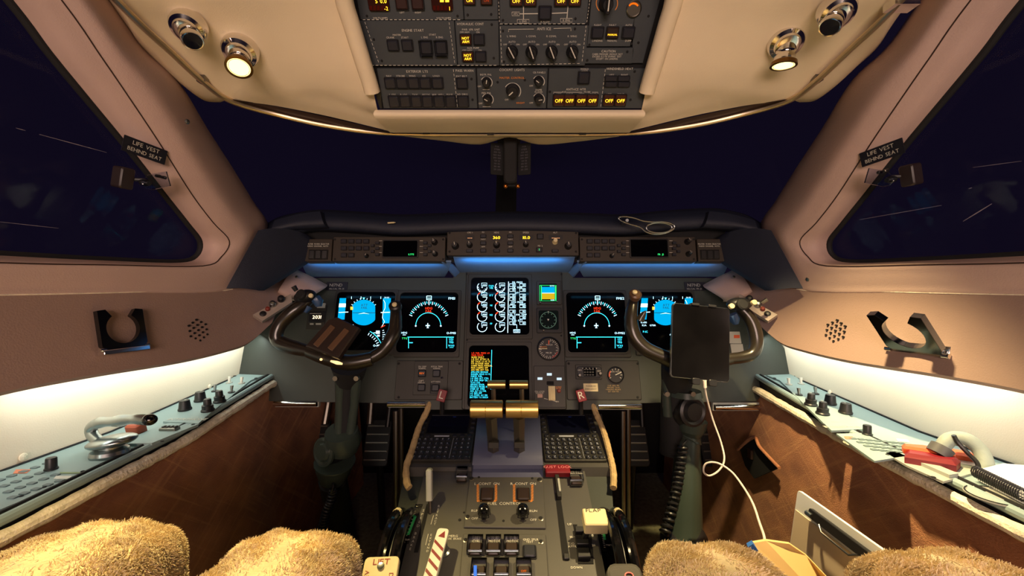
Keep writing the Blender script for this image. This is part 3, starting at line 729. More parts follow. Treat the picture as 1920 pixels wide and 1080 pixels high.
# ================================================================= sheepskin seats
def pad(root, O, x0, x1, y0, y1, ztop, th, name, seed, tilt=0.0):
    rnd = random.Random(seed); nu, nv = 44, 44
    cx, cy = (x0 + x1) / 2, (y0 + y1) / 2; hx, hy = (x1 - x0) / 2, (y1 - y0) / 2
    def sh(u, v):   # closed pillow: angles to superellipsoid
        e1, e2 = 0.42, 0.5
        sg = lambda a, e: math.copysign(abs(a) ** e, a)
        cu, su = cos(u), sin(u); cv, sv = cos(v), sin(v)
        x = hx * sg(cu, e1) * sg(cv, e2); y = hy * sg(cu, e1) * sg(sv, e2); z = th / 2 * sg(su, 0.62)
        z += 0.012 * (1 - (x / hx) ** 2) * (1 - (y / hy) ** 2) * (1 if su > 0 else 0) + tilt * x
        w = 0.003 * sin(x * 47 + seed) * sin(y * 39 + seed * 2) + 0.002 * sin(x * 120 + y * 90)
        return Vector((cx + x, cy + y, ztop - th / 2 + z + w)) - O
    b = MB(); vs = []; fs = []
    for i in range(nu + 1):
        for j in range(nv): vs.append(sh(-PI / 2 * 0.98 + PI * 0.98 * i / nu, 2 * PI * j / nv))
    for i in range(nu):
        for j in range(nv): fs.append((i * nv + j, i * nv + (j + 1) % nv, (i + 1) * nv + (j + 1) % nv, (i + 1) * nv + j))
    fs.append(tuple(nu * nv + j for j in range(nv)))
    b.add(vs, fs); o = b.build(name, M_fleece, root, smooth=0); o.data.polygons.foreach_set('use_smooth', [True] * len(o.data.polygons))
    # short pile standing off the skin
    h = MB(); V = []; Fc = []
    for _ in range(42000):
        u = math.asin(rnd.uniform(-0.2, 1.0)); v = rnd.uniform(0, 2 * PI)
        if rnd.random() < 0.3: v = rnd.uniform(0.1, PI - 0.1)
        p = sh(u, v); du = sh(min(u + 0.02, PI / 2), v) - p; dv = sh(u, v + 0.02) - p
        n = dv.cross(du)
        if n.length < 1e-12: n = Vector((0, 0, 1))
        n.normalize()
        if n.dot(p + O - Vector((cx, cy, ztop - th / 2))) < 0: n = -n
        swirl = Vector((0.5 + 0.6 * sin(p.x * 22 + p.y * 13 + seed), -1.0 + 0.4 * sin(p.y * 30 + seed), 0.1))
        t = (n + swirl * 0.55 + Vector((rnd.gauss(0, .38), rnd.gauss(0, .38), rnd.gauss(0, .25))) + Vector((0.5 * sin(p.x * 150 + p.y * 60), 0.5 * sin(p.y * 170 - p.x * 50), 0))).normalized()
        if t.dot(n) < 0.15: t = (t + n * 0.5).normalized()
        ln = rnd.uniform(0.0045, 0.0095); sd = t.cross(Vector((rnd.random(), rnd.random(), rnd.random()))).normalized() * rnd.uniform(0.0003, 0.0006)
        k = len(V); m = p + t * ln * 0.6 + n * 0.0008
        V += [p - sd, p + sd, m + sd * 0.8, m - sd * 0.8, p + t * ln - n * 0.001]; Fc += [(k, k + 1, k + 2, k + 3), (k + 3, k + 2, k + 4)]
    h.add(V, Fc); ho = h.build('fleece_pile', M_fuzz, o, smooth=0, kind='stuff')
    return o
def seat(label, x0, x1, pads):
    O = Vector(((x0 + x1) / 2, 0.30, 0))
    r = thing('cockpit_chair', label, 'seat', O, 'sheepskin cockpit seats')
    b = MB(); b.M = Matrix.Translation((0, 0, 0)); b.rrect(0, 0, (x1 - x0) * 0.8, 0.34, 0.0, 0.36, 0.03, 0.005); b.build('seat_base', M_black, r)
    b = MB(); b.rrect(0, 0.0, (x1 - x0), 0.42, 0.36, 0.425, 0.04, 0.01); b.build('seat_pan', M_brown, r)
    for i, p in enumerate(pads): pad(r, O, *p, 'thigh_cushion', 11 + i * 5 + int(x0 > 0) * 3)
    return r
seat('pilot seat with two plump sheepskin thigh cushions at the lower left of the photo', -0.60, -0.185, [(-0.582, -0.405, 0.10, 0.575, E - 0.292, 0.13), (-0.345, -0.180, 0.10, 0.572, E - 0.302, 0.13)])
seat('co-pilot seat with two sheepskin thigh cushions beside the clipboard', 0.155, 0.53, [(0.148, 0.302, 0.08, 0.54, E - 0.298, 0.13), (0.352, 0.53, 0.08, 0.492, E - 0.280, 0.13)])

# ================================================================= overhead switch units
def unit(name, label, x0, y0, x1, y1, lines=(), screws=()):
    p = Panel(OH, name, label, 'switch panel', (x0 + x1) / 2, (y0 + y1) / 2, 'overhead switch units')
    p.plate(x0 + 0.6, y0 + 0.6, x1 - 0.6, y1 - 0.6, -0.0055, 0.0, M_ovh, 'face_plate', 0.0015, 0.0008)
    for s in screws: p.screw(*s, 2.3)
    return p
Z = 0.0009
# supporting tray
tr = Panel(OH, 'overhead_tray', 'black tray framing the overhead switch units in the cream liner', 'frame', 955, 100)
tr.poly([(640, -90), (1275, -90), (1254, 0), (1216, 128), (1226, 142), (1215, 196), (1205, 206), (714, 206), (690, 143), (694, 128), (653, 0)], -0.052, -0.006, M_matte, 'tray')
tr.poly([(1192, 0), (1237, 0), (1205, 118), (1184, 118)], -0.006, 0.0, M_ovh, 'corner_plate'); tr.screw(1197, 80); tr.screw(1216, 30)
tr.poly([(693, 145), (712, 134), (716, 204), (712, 204)], -0.006, -0.001, M_black, 'end_cap'); tr.done()

# electrical unit
p = unit('electrical_unit', 'overhead switch unit with two amber volt and amp readouts above engine start', 668, -40, 868, 38, screws=((688, 30), (858, 30)))
for x in (710, 829):
    cx, cy, w, h = p.rect(x - 20, -16, x + 20, 21)
    b = MB().rrect(cx, cy, w, h, 0, 0.004, 0.004, 0.001).build('readout', mat('brown_lens', (52, 22, 16), 0.2), p.root)
    p.txt('5 0.0' if x == 710 else '  ', x + 4, 2, 8, 0.0045, G_amber, key='lit_digits'); p.txt('-2' if x == 710 else '1', x + 14, 16, 7, 0.0045, G_amber, key='lit_digits')
    for i in range(5): p.fbox(x - 17 + i * 7, 10.5, x - 12 + i * 7, 19, 0.0043, glow('dim_segment', (120, 34, 22), 0.25), 'unlit_segments')
    if x == 829:
        for i in (0, 1): p.fbox(x - 4 + i * 10, -4, x + 3 + i * 10, 4, 0.0045, G_amber, 'lit_digits')
    p.txt('VOLTS/AMPS', x + 3, 34, 3.6, Z)
for x, t in ((752, 'LEFT'), (782, 'RIGHT')): p.button(x, 4, 21, 28, mat('dark_red_key', (50, 26, 24), 0.4)); p.txt(t, x + 2, 23.5, 3.4, Z)
p.dash((680, 37), (866, 37), 0.9, 22, Z); p.done()
p = unit('annunciator_unit', 'small overhead unit with two amber lit buttons at the photo top', 868, -40, 934, 38, screws=((877, 28), (921, 27)))
p.button(880, 1, 20, 16, mat('amber_lens', (64, 28, 10), 0.4), legend='ON', lit=G_amber, lh=6); p.button(912, 1, 20, 16, mat('amber_lens', (64, 28, 10), 0.4), legend='ON', lit=glow('dim_orange', (230, 80, 30), 0.6), lh=5); p.done()
# engine start
p = unit('engine_start_unit', 'overhead switch unit lettered ENGINE START with four dark buttons', 678, 38, 855, 124, screws=((701, 74), (716, 114)))
p.txt('ENGINE START', 774, 57, 4.6, Z); p.txt('MASTER', 744, 65.5, 3.2, Z); p.txt('START', 811, 65, 3.2, Z)
for x, y, t in ((736, 86, 'CRANK'), (763, 86, 'START')): p.button(x, y, 19, 19); p.txt(t, x - 4, 70.5, 3.4, Z)
for x, y, t in ((799, 90, 'L ENG'), (827, 90, 'R ENG')):
    p.button(x, y, 20, 24); p.txt(t, x - 3, 70, 3.4, Z)
    a = p.rect(x - 12, 75, x + 12, 106); MB().frame(*a, 0.0012, 0, 0.008).build('guard', M_clear, p.root)
p.dash((688, 122.5), (852, 122.5), 0.9, 20, Z); p.dash((684, 41), (711, 120), 0.8, 10, Z); p.dash((842, 42), (853, 121), 0.8, 10, Z); p.done()
# hydraulics
M_amb = mat('amber_lens', (64, 28, 10), 0.4)
p = unit('hydraulic_unit', 'overhead switch unit lettered HYDRAULIC CONT with two amber NOT ARM lights', 855, 38, 936, 124, screws=((922, 46), (926, 109)))
p.txt('HYDRAULIC CONT', 882, 45, 4.4, Z); p.txt('PWR XFR UNIT', 883, 55.5, 3.6, Z); p.txt('OFF/ARM', 871, 60.5, 3.3, Z); p.txt('ON', 896, 60.5, 3.3, Z)
p.button(873, 75, 20, 19, M_amb, legend='NOT|ARM', lit=G_amber, lh=4.8); p.button(898, 75, 19, 19)
p.txt('AUX PUMP', 887, 90, 3.4, Z); p.txt('OFF/ARM', 876, 94.5, 3.3, Z); p.txt('ON', 900, 94.5, 3.3, Z)
p.button(877, 107, 20, 18, M_amb, legend='NOT|ARM', lit=G_amber, lh=4.8); p.button(901, 107, 19, 18); p.dash((857, 122.5), (934, 122.5), 0.9, 9, Z); p.done()
# bleed air
p = unit('bleed_air_unit', 'overhead switch unit with four amber OFF lights and a line diagram', 936, -40, 1104, 46, screws=((943, 38), (1079, 35)))
for x in (968, 994, 1052, 1078): p.button(x, 2, 22, 19, M_amb, legend='OFF', lit=G_amber, lh=7)
p.button(1022, 25, 22, 24)
for x, t in ((967, 'APU'), (981, 'L ENG'), (1062, 'R ENG')):
    y = {967: 26, 981: 40, 1062: 38}[x]; w = 7 if t == 'APU' else 11; p.obox(x - w, y - 3.5, x + w, y + 3.5, 0.7, Z); p.txt(t, x, y, 3.6, Z)
p.line([(974, 26), (1010, 25.5)], 1.4, Z); p.line([(1034, 25), (1063, 24)], 1.4, Z); p.line([(981.5, 12), (981.5, 36)], 1.4, Z); p.line([(1065, 12), (1063, 34)], 1.4, Z)
p.txt('X FLOW', 1022, 41, 3.4, Z); p.dash((937, 45), (1100, 44.5), 0.9, 18, Z); p.dash((934.6, -4), (936.5, 44), 0.8, 7, Z); p.dash((1106, 0), (1100, 44), 0.8, 7, Z); p.done()
# anti ice
p = unit('anti_ice_unit', 'overhead switch unit lettered ANTI ICE with four pointer knobs', 936, 47, 1101, 124, screws=((943, 58), (1078, 54), (945, 116)))
p.txt('ANTI ICE', 1020, 54, 5, Z); p.line([(953.5, 60), (953.5, 55), (1001, 54.5)], 0.8, Z); p.line([(1038, 53.5), (1070.5, 52.5), (1070.5, 58)], 0.8, Z)
for x, t, a in ((960, 'L WING', 30), (997, 'L COWL', 22), (1035, 'R COWL', 25), (1074, 'R WING', 30)):
    p.txt(t, x - 1, 68, 3.5, Z); p.txt('AUTO', x, 78.5, 3.5, Z); p.txt('OFF', x - 13, 83.5, 3.2, Z); p.txt('ON', x + 11, 83.5, 3.2, Z)
    p.knob(x, 99, 11, 0.018, M_black, ang=a, bar=True); p.line([(x - 2, 83), (x - 2, 86)], 0.7, Z)
p.dash((941, 122), (1090, 119), 0.9, 18, Z); p.dash((938, 50), (941, 120), 0.8, 9, Z); p.dash((1099, 48), (1091, 118), 0.8, 9, Z); p.done()
# pressurisation
p = unit('pressurization_unit', 'overhead switch unit with big selector knob and round dial at the photo top', 1106, -40, 1192, 88, screws=((1105, 84), (1184, 82)))
p.knob(1138, 8, 13, 0.022, M_black, ang=0, bar=True); p.arc(1138, 6, 20, 20, -40, 20, 1.4, 10, Z, M_hatch); p.arc(1138, 6, 20, 20, 160, 225, 1.4, 10, Z, M_hatch)
x, y = p.uv(1188, 16); k = p.k(1188, 16)
b = MB(); b.M = Matrix.Translation((x, y, 0)); b.lathe([(14 * k, 0), (14 * k, 0.004), (12.4 * k, 0.005), (12 * k, 0.002)], 24); b.build('dial', M_steel, p.root)
p.arc(1188, 16, 9.5, 9.5, 30, 150, 3, 14, 0.0032, G_amberd, 'dial_scale')
for x, a, c in ((1121, 'FLIGHT', 'LANDING'), (1149, 'FAULT', 'MANUAL'), (1179, 'AUTO', 'DUMP')):
    p.txt(a, x, 47, 3.4, Z); p.txt(c, x - 1, 76.5, 3.4, Z)
    p.button(x, 62, 21, 20, mat('brown_key', (44, 30, 22), 0.4) if x == 1149 else M_key, legend='MANUAL' if x == 1149 else None, lit=G_amber, lh=3.4, dy=0.9)
p.done()
p = unit('caution_placard', 'overhead plate with a printed CAUTION notice about cabin pressure', 1094, 89, 1188, 120, screws=((1176, 97), (1101, 113)))
p.txt('CAUTION', 1141, 96, 4.4, Z); p.txt('CABIN PRESSURE SHOULD NOT', 1139, 101.6, 3.3, Z, wide=.85); p.txt('EXCEED 0.3 PSI DURING TEST', 1138, 106, 3.3, Z, wide=.85); p.txt('EXCEPT ON LANDING', 1138, 110.4, 3.3, Z, wide=.85); p.done()
# lower row
p = unit('exterior_lights_unit', 'overhead switch unit lettered EXTERIOR LTS with two rows of dark buttons', 712, 128, 894, 204, screws=((884, 148), (886, 187)))
p.txt('EXTERIOR LTS', 782, 134, 4.4, Z); p.txt('PASS WARN', 871, 132.5, 4.2, Z)
for x, t in ((731, 'NAV'), (753, 'STROBE'), (775, 'WING'), (797, 'ICE'), (820, 'LOGO')): p.button(x, 157, 19, 19); p.txt(t, x - 2, 142.5, 3.3, Z)
for x, t in ((738, 'L LDG'), (759, 'R LDG'), (780, 'TAXI'), (801, 'RECOG'), (823, 'WHL WELL'), (845, 'PULSE')): p.button(x, 191, 18, 19); p.txt(t, x - 2, 177.5, 3.3, Z, wide=.9)
for x, y, t in ((866, 157, 'SEAT BELT'), (868, 191, 'NO SMKG')): p.button(x, y, 19, 19); p.txt(t, x - 1, y - 14, 3.3, Z, wide=.9)
p.dash((850, 130), (858, 203), 0.8, 9, Z); p.done()
p = unit('cockpit_lights_unit', 'overhead switch unit lettered COCKPIT LIGHTS with five round dimmer knobs', 895, 128, 1026, 204, screws=((933, 154), (984, 150)))
p.txt('COCKPIT LIGHTS', 960, 131, 4.4, Z); p.txt('MASTER CONTROL', 960, 146, 3.8, Z, M_hatch)
for x, y, r, a in ((912, 155, 8.5, -10), (914, 187, 8.5, 60), (961, 171, 12, 130), (1010, 153, 8.5, 55), (1010, 186, 8.5, -80)):
    p.knob(x, y, r, 0.015, M_black, ang=a); p.arc(x, y, r * 1.28, r * 1.28, -40, 150, 1.2, 18, Z)
p.txt('INSTR PNL', 911, 140, 3.3, Z); p.txt('PED PNL', 912, 174.5, 3.3, Z); p.txt('CB PANELS', 1011, 136, 3.3, Z); p.txt('DOME', 1010, 168.5, 3.2, Z); p.txt('FLOOD', 1010, 172.5, 3.2, Z)
for x, y in ((899, 162), (901, 194), (950, 187), (996, 161), (996, 193)): p.txt('OFF', x, y, 3, Z)
p.txt('BRIGHT', 976, 193, 3.2, Z, M_hatch); p.line([(905, 168), (918, 168)], 0.8, Z); p.line([(905, 200), (920, 200)], 0.8, Z); p.done()
p = unit('window_heat_unit', 'overhead switch unit lettered WINDSHIELD HEAT with six amber OFF lights', 1027, 128, 1212, 204, screws=((1190, 134), (1182, 187), (1031, 172)))
p.txt('WSHLD', 1096, 129.5, 3.3, Z); p.txt('WIPER', 1096, 133.8, 3.3, Z); p.button(1095, 147, 20, 21); p.txt('ANTI-ICE HTR', 1080, 167.5, 4.2, Z)
p.line([(1038, 176), (1038, 173), (1055, 173)], 0.8, Z); p.line([(1062, 173), (1092, 173)], 0.8, Z); p.line([(1110, 173), (1121, 173), (1121, 176)], 0.8, Z)
p.txt('FOR', 1058, 172.5, 3, Z); p.txt('PROBE', 1101, 172.5, 3, Z)
for x, t in ((1048, 'LEFT'), (1068, 'RIGHT'), (1090, 'UPPER'), (1111, 'LOWER'), (1142, 'LEFT'), (1164, 'RIGHT')):
    p.button(x, 189, 20, 20, M_amb, legend='OFF', lit=G_amber, lh=6.2); p.txt(t, x, 176.5, 3.1, Z)
p.txt('WINDSHIELD HEAT', 1162, 129, 4.2, Z); p.txt('LEFT', 1147, 140.5, 3.3, Z); p.txt('RIGHT', 1171, 140.5, 3.3, Z)
for x in (1146, 1170):
    for y in (148, 159): p.button(x, y, 21, 9, name='rocker_switch')
p.dash((1135, 130), (1126, 203), 0.8, 9, Z)
p.done()

# ================================================================= chrome rail round the windscreen top
rp = [(120, -100, .51), (218, 0, .59), (268, 50, .64), (322, 99, .69), (376, 149, .745), (430, 188, .80), (520, 215, .852), (620, 237, .882), (735, 250, .90)]
rp3 = [at(*p) for p in rp]; rp3 = rp3 + [at(955, 252.5, .905)] + mirror([rp3[::-1]], OCX)[0]
b = MB(); b.M = Matrix.Translation(-at(955, 252, .9)); b.tube(smooth_path(rp3, 150), 0.0052, 10)
o = b.build('shade_rail', M_rail); o.location = at(955, 252, .9); tag(o, 'long bowed chrome sun shade rail under the overhead liner edge', 'rail')
for x, y, d in ((380, 152, .752), (1532, 150, .752), (920, 251, .90), (800, 250, .90), (1092, 251, .90)):
    b = MB(); b.M = Matrix.Translation(at(x, y, d) - at(955, 252, .9)); b.box((0, 0.0, 0.003), (0.014, 0.012, 0.012)); b.build('rail_bracket', M_steel, o)
# bracket block at the rail end
for i, (x, y, d) in enumerate(((1690, 8, .60),)):
    b = MB(); b.box((0, 0, 0), (0.035, 0.02, 0.012)); b.build('rail_end_block', M_chrome, o).location = at(x, y, d) - at(955, 252, .9)

# ================================================================= chrome reading lamps in the liner
def lamp(px, py, fx, fy, d, r, label, lit, face_d, extra=None):
    """flange at (px,py), lamp face at (fx,fy) nearer the floor"""
    P = at(px, py, d); Q = at(fx, fy, face_d); ax = (Q - P).normalized(); L = (Q - P).length
    t = thing('reading_lamp', label, 'lamp', P, 'chrome reading lamps')
    nrm = Vector((0.15 if px < 960 else -0.15, -0.55, -0.82)).normalized()
    b = MB(); b.lathe([(r * 1.75, -0.012), (r * 1.75, 0.001), (r * 1.6, 0.006), (r * 1.25, 0.009), (r * 1.15, 0.013), (r * 0.9, 0.014)], 32, ((0, 0, 0), nrm)); b.build('flange', M_chrome, t)
    b = MB(); b.lathe([(r * 0.95, 0.0), (r * 1.0, L * 0.4), (r * 0.92, L * 0.45), (r * 0.92, L * 0.55), (r, L * 0.6), (r * 1.05, L * 0.93), (r * 0.96, L), (r * 0.8, L * 0.97)], 32, ((0, 0, 0), ax))
    brl = b.build('barrel', M_chrome, t)
    if lit: b = MB(); b.lathe([(r * 1.02, L * 0.78), (r * 1.22, L * 0.84), (r * 1.28, L * 1.0), (r * 1.05, L * 1.01), (r, L * 0.95)], 32, ((0, 0, 0), ax)); b.build('rim', mat('bronze_rim', (120, 86, 40), 0.3, metal=0.8), brl)
    b = MB(); b.lathe([(0.0005, L * 0.985), (r * (1.06 if lit else 0.86), L * 0.985), (r * (1.06 if lit else 0.86), L * 0.99), (0.0005, L * 1.0)], 28, ((0, 0, 0), ax))
    b.build('lens', G_lampw if lit else M_lcd, t, 'glowing warm lens' if lit else 'dark lens')
    return Q + ax * 0.006, ax
lamp(352, 52, 362, 78, .645, .0140, 'unlit chrome reading lamp nearest the pilot window', False, .632)
q1, a1 = lamp(450, 97, 448, 127, .70, .0155, 'lit chrome reading lamp glowing warm above the pilot', True, .682)
q2, a2 = lamp(1474, 80, 1469, 124, .695, .0155, 'lit chrome reading lamp aimed down above the co-pilot', True, .698)
lamp(1570, 24, 1555, 52, .62, .0140, 'unlit chrome reading lamp nearest the co-pilot window', False, .612)
spot('pilot_lamp_beam', q1, (-0.24, 0.52, E - 0.31), 36.0, (1.0, 0.75, 0.30), 66, 0.6)
spot('copilot_lamp_beam', q2, (0.46, 0.80, E - 0.50), 52.0, (1.0, 0.76, 0.38), 80, 0.85)

# ================================================================= flight displays
def display(name, label, x0, y0, x1, y1, bez=(5, 5, 5, 9), n=0.004):
    p = Panel(MP, name, label, 'screen', (x0 + x1) / 2, (y0 + y1) / 2, 'instrument panel screens', n=n)
    cx, cy, w, h = p.rect(x0 - bez[0], y0 - bez[1], x1 + bez[2], y1 + bez[3])
    sx, sy, sw, sh = p.rect(x0, y0, x1, y1)
    MB().rrect(cx, cy, w, h, -n + (0.004 if n > 0.005 else 0), 0.0, 0.004, 0.001).build('housing', M_bez, p.root)
    b = MB(); b.frame(sx, sy, sw + 0.008, sh + 0.008, 0.004, 0, 0.0035, 0.014, 4); b.build('bezel', M_bez, p.root)
    b = MB().rrect(sx, sy, sw, sh, 0.0, 0.0012, 0.012, 0, 4).build('screen', M_screen, p.root)
    return p
ZS = 0.0022
def nav(dx, label, title, msg):
    p = display('navigation_display', label, 747 + dx, 549, 858 + dx, 661)
    K = 'symbology'; X = lambda x: x + dx
    for i in range(-12, 13):
        a = math.radians(90 - i * 5.45); l = 6 if i % 2 == 0 else 4
        p.line([(X(804 + 40 * cos(a)), 608 - 43 * sin(a)), (X(804 + (40 - l) * cos(a)), 608 - (43 - l) * sin(a))], 1.2, ZS, G_cyan if i % 2 else G_white, K)
    p.arc(X(803), 611, 23.5, 24.5, 0, 180, 1.0, 30, ZS, G_cyan, K)
    for x in (779.5, 826.5): p.fill([(X(x + 1.6 * cos(t * PI / 4)), 611 + 1.6 * sin(t * PI / 4)) for t in range(8)][::-1], ZS, G_white, K)
    p.obox(X(800), 555, X(809), 562, 1.2, ZS, G_white, K); p.line([(X(801), 559), (X(808), 559)], 1, ZS, G_white, K); p.line([(X(804.5), 562), (X(804.5), 572)], 1, ZS, G_white, K)
    p.txt(msg, X(804), 578, 4.2, ZS, G_red, key=K); p.txt('FAIL', X(804), 583.5, 4.2, ZS, G_red, key=K)
    p.line([(X(802), 606), (X(802), 615)], 1.6, ZS, G_white, K); p.line([(X(798), 610.5), (X(806), 610.5)], 1.8, ZS, G_white, K); p.line([(X(800), 614.5), (X(804), 614.5)], 1.2, ZS, G_white, K)
    p.txt(title, X(847), 559.5, 4.4, ZS, G_white, key=K); p.txt('O-FMS' + title[-1], X(846), 624.5, 3.8, ZS, G_white, key=K)
    p.txt('HDG', X(758), 624, 3.4, ZS, G_white, key=K); p.line([(X(755), 628), (X(761), 628)], 0.8, ZS, G_white, K)
    p.line([(X(764), 632), (X(851), 632)], 1.0, ZS, G_cyan, K); p.line([(X(766), 632), (X(766), 653)], 1.0, ZS, G_cyan, K); p.line([(X(837.5), 632), (X(837.5), 653)], 1.0, ZS, G_cyan, K)
    p.txt('TTG', X(758.5), 634.5, 3.4, ZS, G_green, key=K); p.line([(X(767), 642.5), (X(774), 642.5)], 1.5, ZS, G_cyan, K)
    for y, t in ((634, 'TGT'), (638, 'TST'), (642, 'TRB'), (648, 'WX0')): p.txt(t, X(846), y, 3.2, ZS, G_cyan, key=K)
    p.line([(X(843), 651.5), (X(850), 651.5)], 0.7, ZS, G_cyan, K)
    p.done()
nav(0, 'navigation screen with compass arc lettered FMS1 right of the pilot yoke', 'FMS1', 'HDG')
nav(316, 'navigation screen with compass arc lettered FMS2 left of the co-pilot yoke', 'FMS2', 'HDG')
def pfd(dx, label):
    p = display('flight_display', label, 627 + dx, 548, 738 + dx, 657)
    K = 'symbology'; X = lambda x: x + dx
    pts = []
    for i in range(40):
        a = 2 * PI * i / 40; pts.append((X(682 + max(-21.5, min(21.5, 26 * cos(a)))), 586 - 24 * sin(a)))
    p.fill(pts, ZS, G_sky, 'sky_disc')
    p.txt('ATT', X(683), 572, 4, ZS + .0003, M_navy, key='disc_print'); p.txt('FAIL', X(683), 577, 4, ZS + .0003, M_navy, key='disc_print')
    p.line([(X(661), 586.5), (X(704), 586.5)], 0.9, ZS + .0003, M_navy, 'disc_print')
    p.fill([(X(671), 589), (X(682), 586.3), (X(693), 589), (X(682), 587.6)], ZS + .0005, G_white, K)
    for i in range(-4, 5):
        a = math.radians(90 + i * 14); p.line([(X(682 + 25 * cos(a)), 586 - 25 * sin(a)), (X(682 + 27.5 * cos(a)), 586 - 27.5 * sin(a))], 1.0, ZS, G_white, K)
    for x in (659, 677, 695, 714): p.line([(X(x), 556), (X(x), 560.5)], 0.9, ZS, G_white, K)
    p.fill([(X(679.5), 558), (X(684.5), 558), (X(682), 562)], ZS, G_cyan, K)
    p.fill([(X(633), 599), (X(646), 599), (X(649), 559), (X(637), 559)], ZS, G_sky, 'speed_tape')
    p.fill([(X(635), 576), (X(648), 576), (X(648.5), 569), (X(636), 569)], ZS + .0003, G_white, K); p.line([(X(635), 586), (X(653), 585)], 1.4, ZS + .0004, G_white, K)
    p.fbox(X(657), 575, X(662), 581, ZS, glow('amber_flag', (255, 190, 60), 1.6), K)
    p.fill([(X(717), 606), (X(731), 606), (X(733), 559), (X(718), 559)], ZS, G_sky, 'altitude_tape'); p.line([(X(714), 586), (X(731), 585.5)], 1.6, ZS + .0003, G_white, K)
    p.line([(X(719), 562), (X(722), 568), (X(722), 578), (X(718), 586), (X(717), 596), (X(721), 603), (X(716), 612)], 1.0, ZS + .0003, G_white, K)
    p.txt('29.92', X(725), 558, 2.6, ZS + .0003, G_white, key=K)
    p.arc(X(672), 662, 46, 46, 8, 62, 1.1, 20, ZS, G_cyan, K)
    for i in range(9): a = math.radians(8 + i * 6.7); p.line([(X(672 + 38 * cos(a)), 662 - 38 * sin(a)), (X(672 + 43 * cos(a)), 662 - 43 * sin(a))], 1.1, ZS, G_white, K)
    p.fbox(X(705), 620, X(712), 626, ZS, G_white, K); p.fbox(X(707), 628, X(712), 631, ZS, G_white, K); p.line([(X(700), 624), (X(705), 624)], 1, ZS, G_white, K)
    for i in range(9): p.line([(X(717), 620 + i * 4), (X(720 + (i % 3)), 619 + i * 4)], 1.0, ZS, G_white, K)
    p.line([(X(714), 614), (X(722), 610)], 1.2, ZS, G_red, K); p.txt('O-FM', X(706), 648, 3.6, ZS, G_white, key=K)
    p.txt('0.000', X(641), 604.5, 3.2, ZS, G_white, key=K); p.txt('RSA', X(642), 610, 3, ZS, G_white, key=K); p.txt('GTBR', X(658), 610, 3, ZS, G_white, key=K); p.txt('P-IC', X(644), 622, 3.4, ZS, G_cyan, key=K)
    p.done()
pfd(0, 'primary flight screen with blue disc behind the pilot yoke')
pfd(566, 'primary flight screen with blue disc partly hidden by the tablet')
# engine screen
p = display('engine_display', 'engine screen crowded with ten round gauges at the panel centre', 882, 521, 992, 628, (6, 7, 6, 8), 0.006)
K = 'symbology'
for c, cx in enumerate((904, 937.5)):
    for r, cy in enumerate((538.7, 557, 575.4, 593.7, 613)):
        p.arc(cx, cy, 9, 9, 130, 360, 1.1, 26, ZS, G_white, K)
        p.obox(cx - 1, cy - 8, cx + 9, cy - 2.5, 0.7, ZS, G_white, K); p.line([(cx + 1, cy - 4.5), (cx + 8, cy - 4.5)], 0.9, ZS, G_white, K)
        if r in (0, 4): p.fill([(cx + 1.2 * cos(t * PI / 3), cy + 1.2 * sin(t * PI / 3)) for t in range(6)][::-1], ZS, G_white, K)
        if r == 0:
            for a in (180, 210, 240, 270, 300, 330): p.line([(cx + 6 * cos(math.radians(a)), cy - 6 * sin(math.radians(a))), (cx + 8.5 * cos(math.radians(a)), cy - 8.5 * sin(math.radians(a)))], 1, ZS, G_white, K)
        if r in (1, 2, 3): p.arc(cx, cy, 9, 9, 115, 150, 1.8, 6, ZS + .0002, G_red, K); p.line([(cx + 1, cy), (cx + 8.5, cy)], 1.0, ZS, G_white, K)
for y, t in ((536, 'FAN'), (540, 'VIB'), (554, 'ITT'), (572.5, 'N1'), (590.5, 'N2'), (607, 'FF')): p.txt(t, 921, y, 3.0, ZS, G_cyan, key=K)
p.line([(953.5, 528), (952, 624)], 1.2, ZS, G_white, K)
for y in (534.6, 543.8, 554, 560.8, 574.5, 584, 595.4, 606):
    for cx in (961, 980): p.obox(cx - 5.5, y - 2.6, cx + 5.5, y + 2.6, 0.7, ZS, G_white, K); p.txt('00', cx + 2, y, 3, ZS, G_white, key=K)
for y, t in ((529.3, 'OIL PRESS'), (539.2, 'OIL TEMP'), (549, 'QTY'), (566.5, 'HYD PRESS'), (590, 'FUEL TANK TEMP'), (600.8, 'FUEL QTY')): p.txt(t, 970, y, 3.0, ZS, G_white, key=K, wide=.9)
p.txt('LEFT', 961, 570, 2.6, ZS, G_white, key=K); p.txt('RIGHT', 980, 570, 2.6, ZS, G_white, key=K); p.line([(962, 609), (969, 609), (969, 616)], 0.9, ZS, G_white, K); p.obox(963, 618, 975, 623.5, 0.9, ZS, G_white, K); p.txt('5250', 969, 620.8, 3, ZS, G_white, key=K)
p.done()
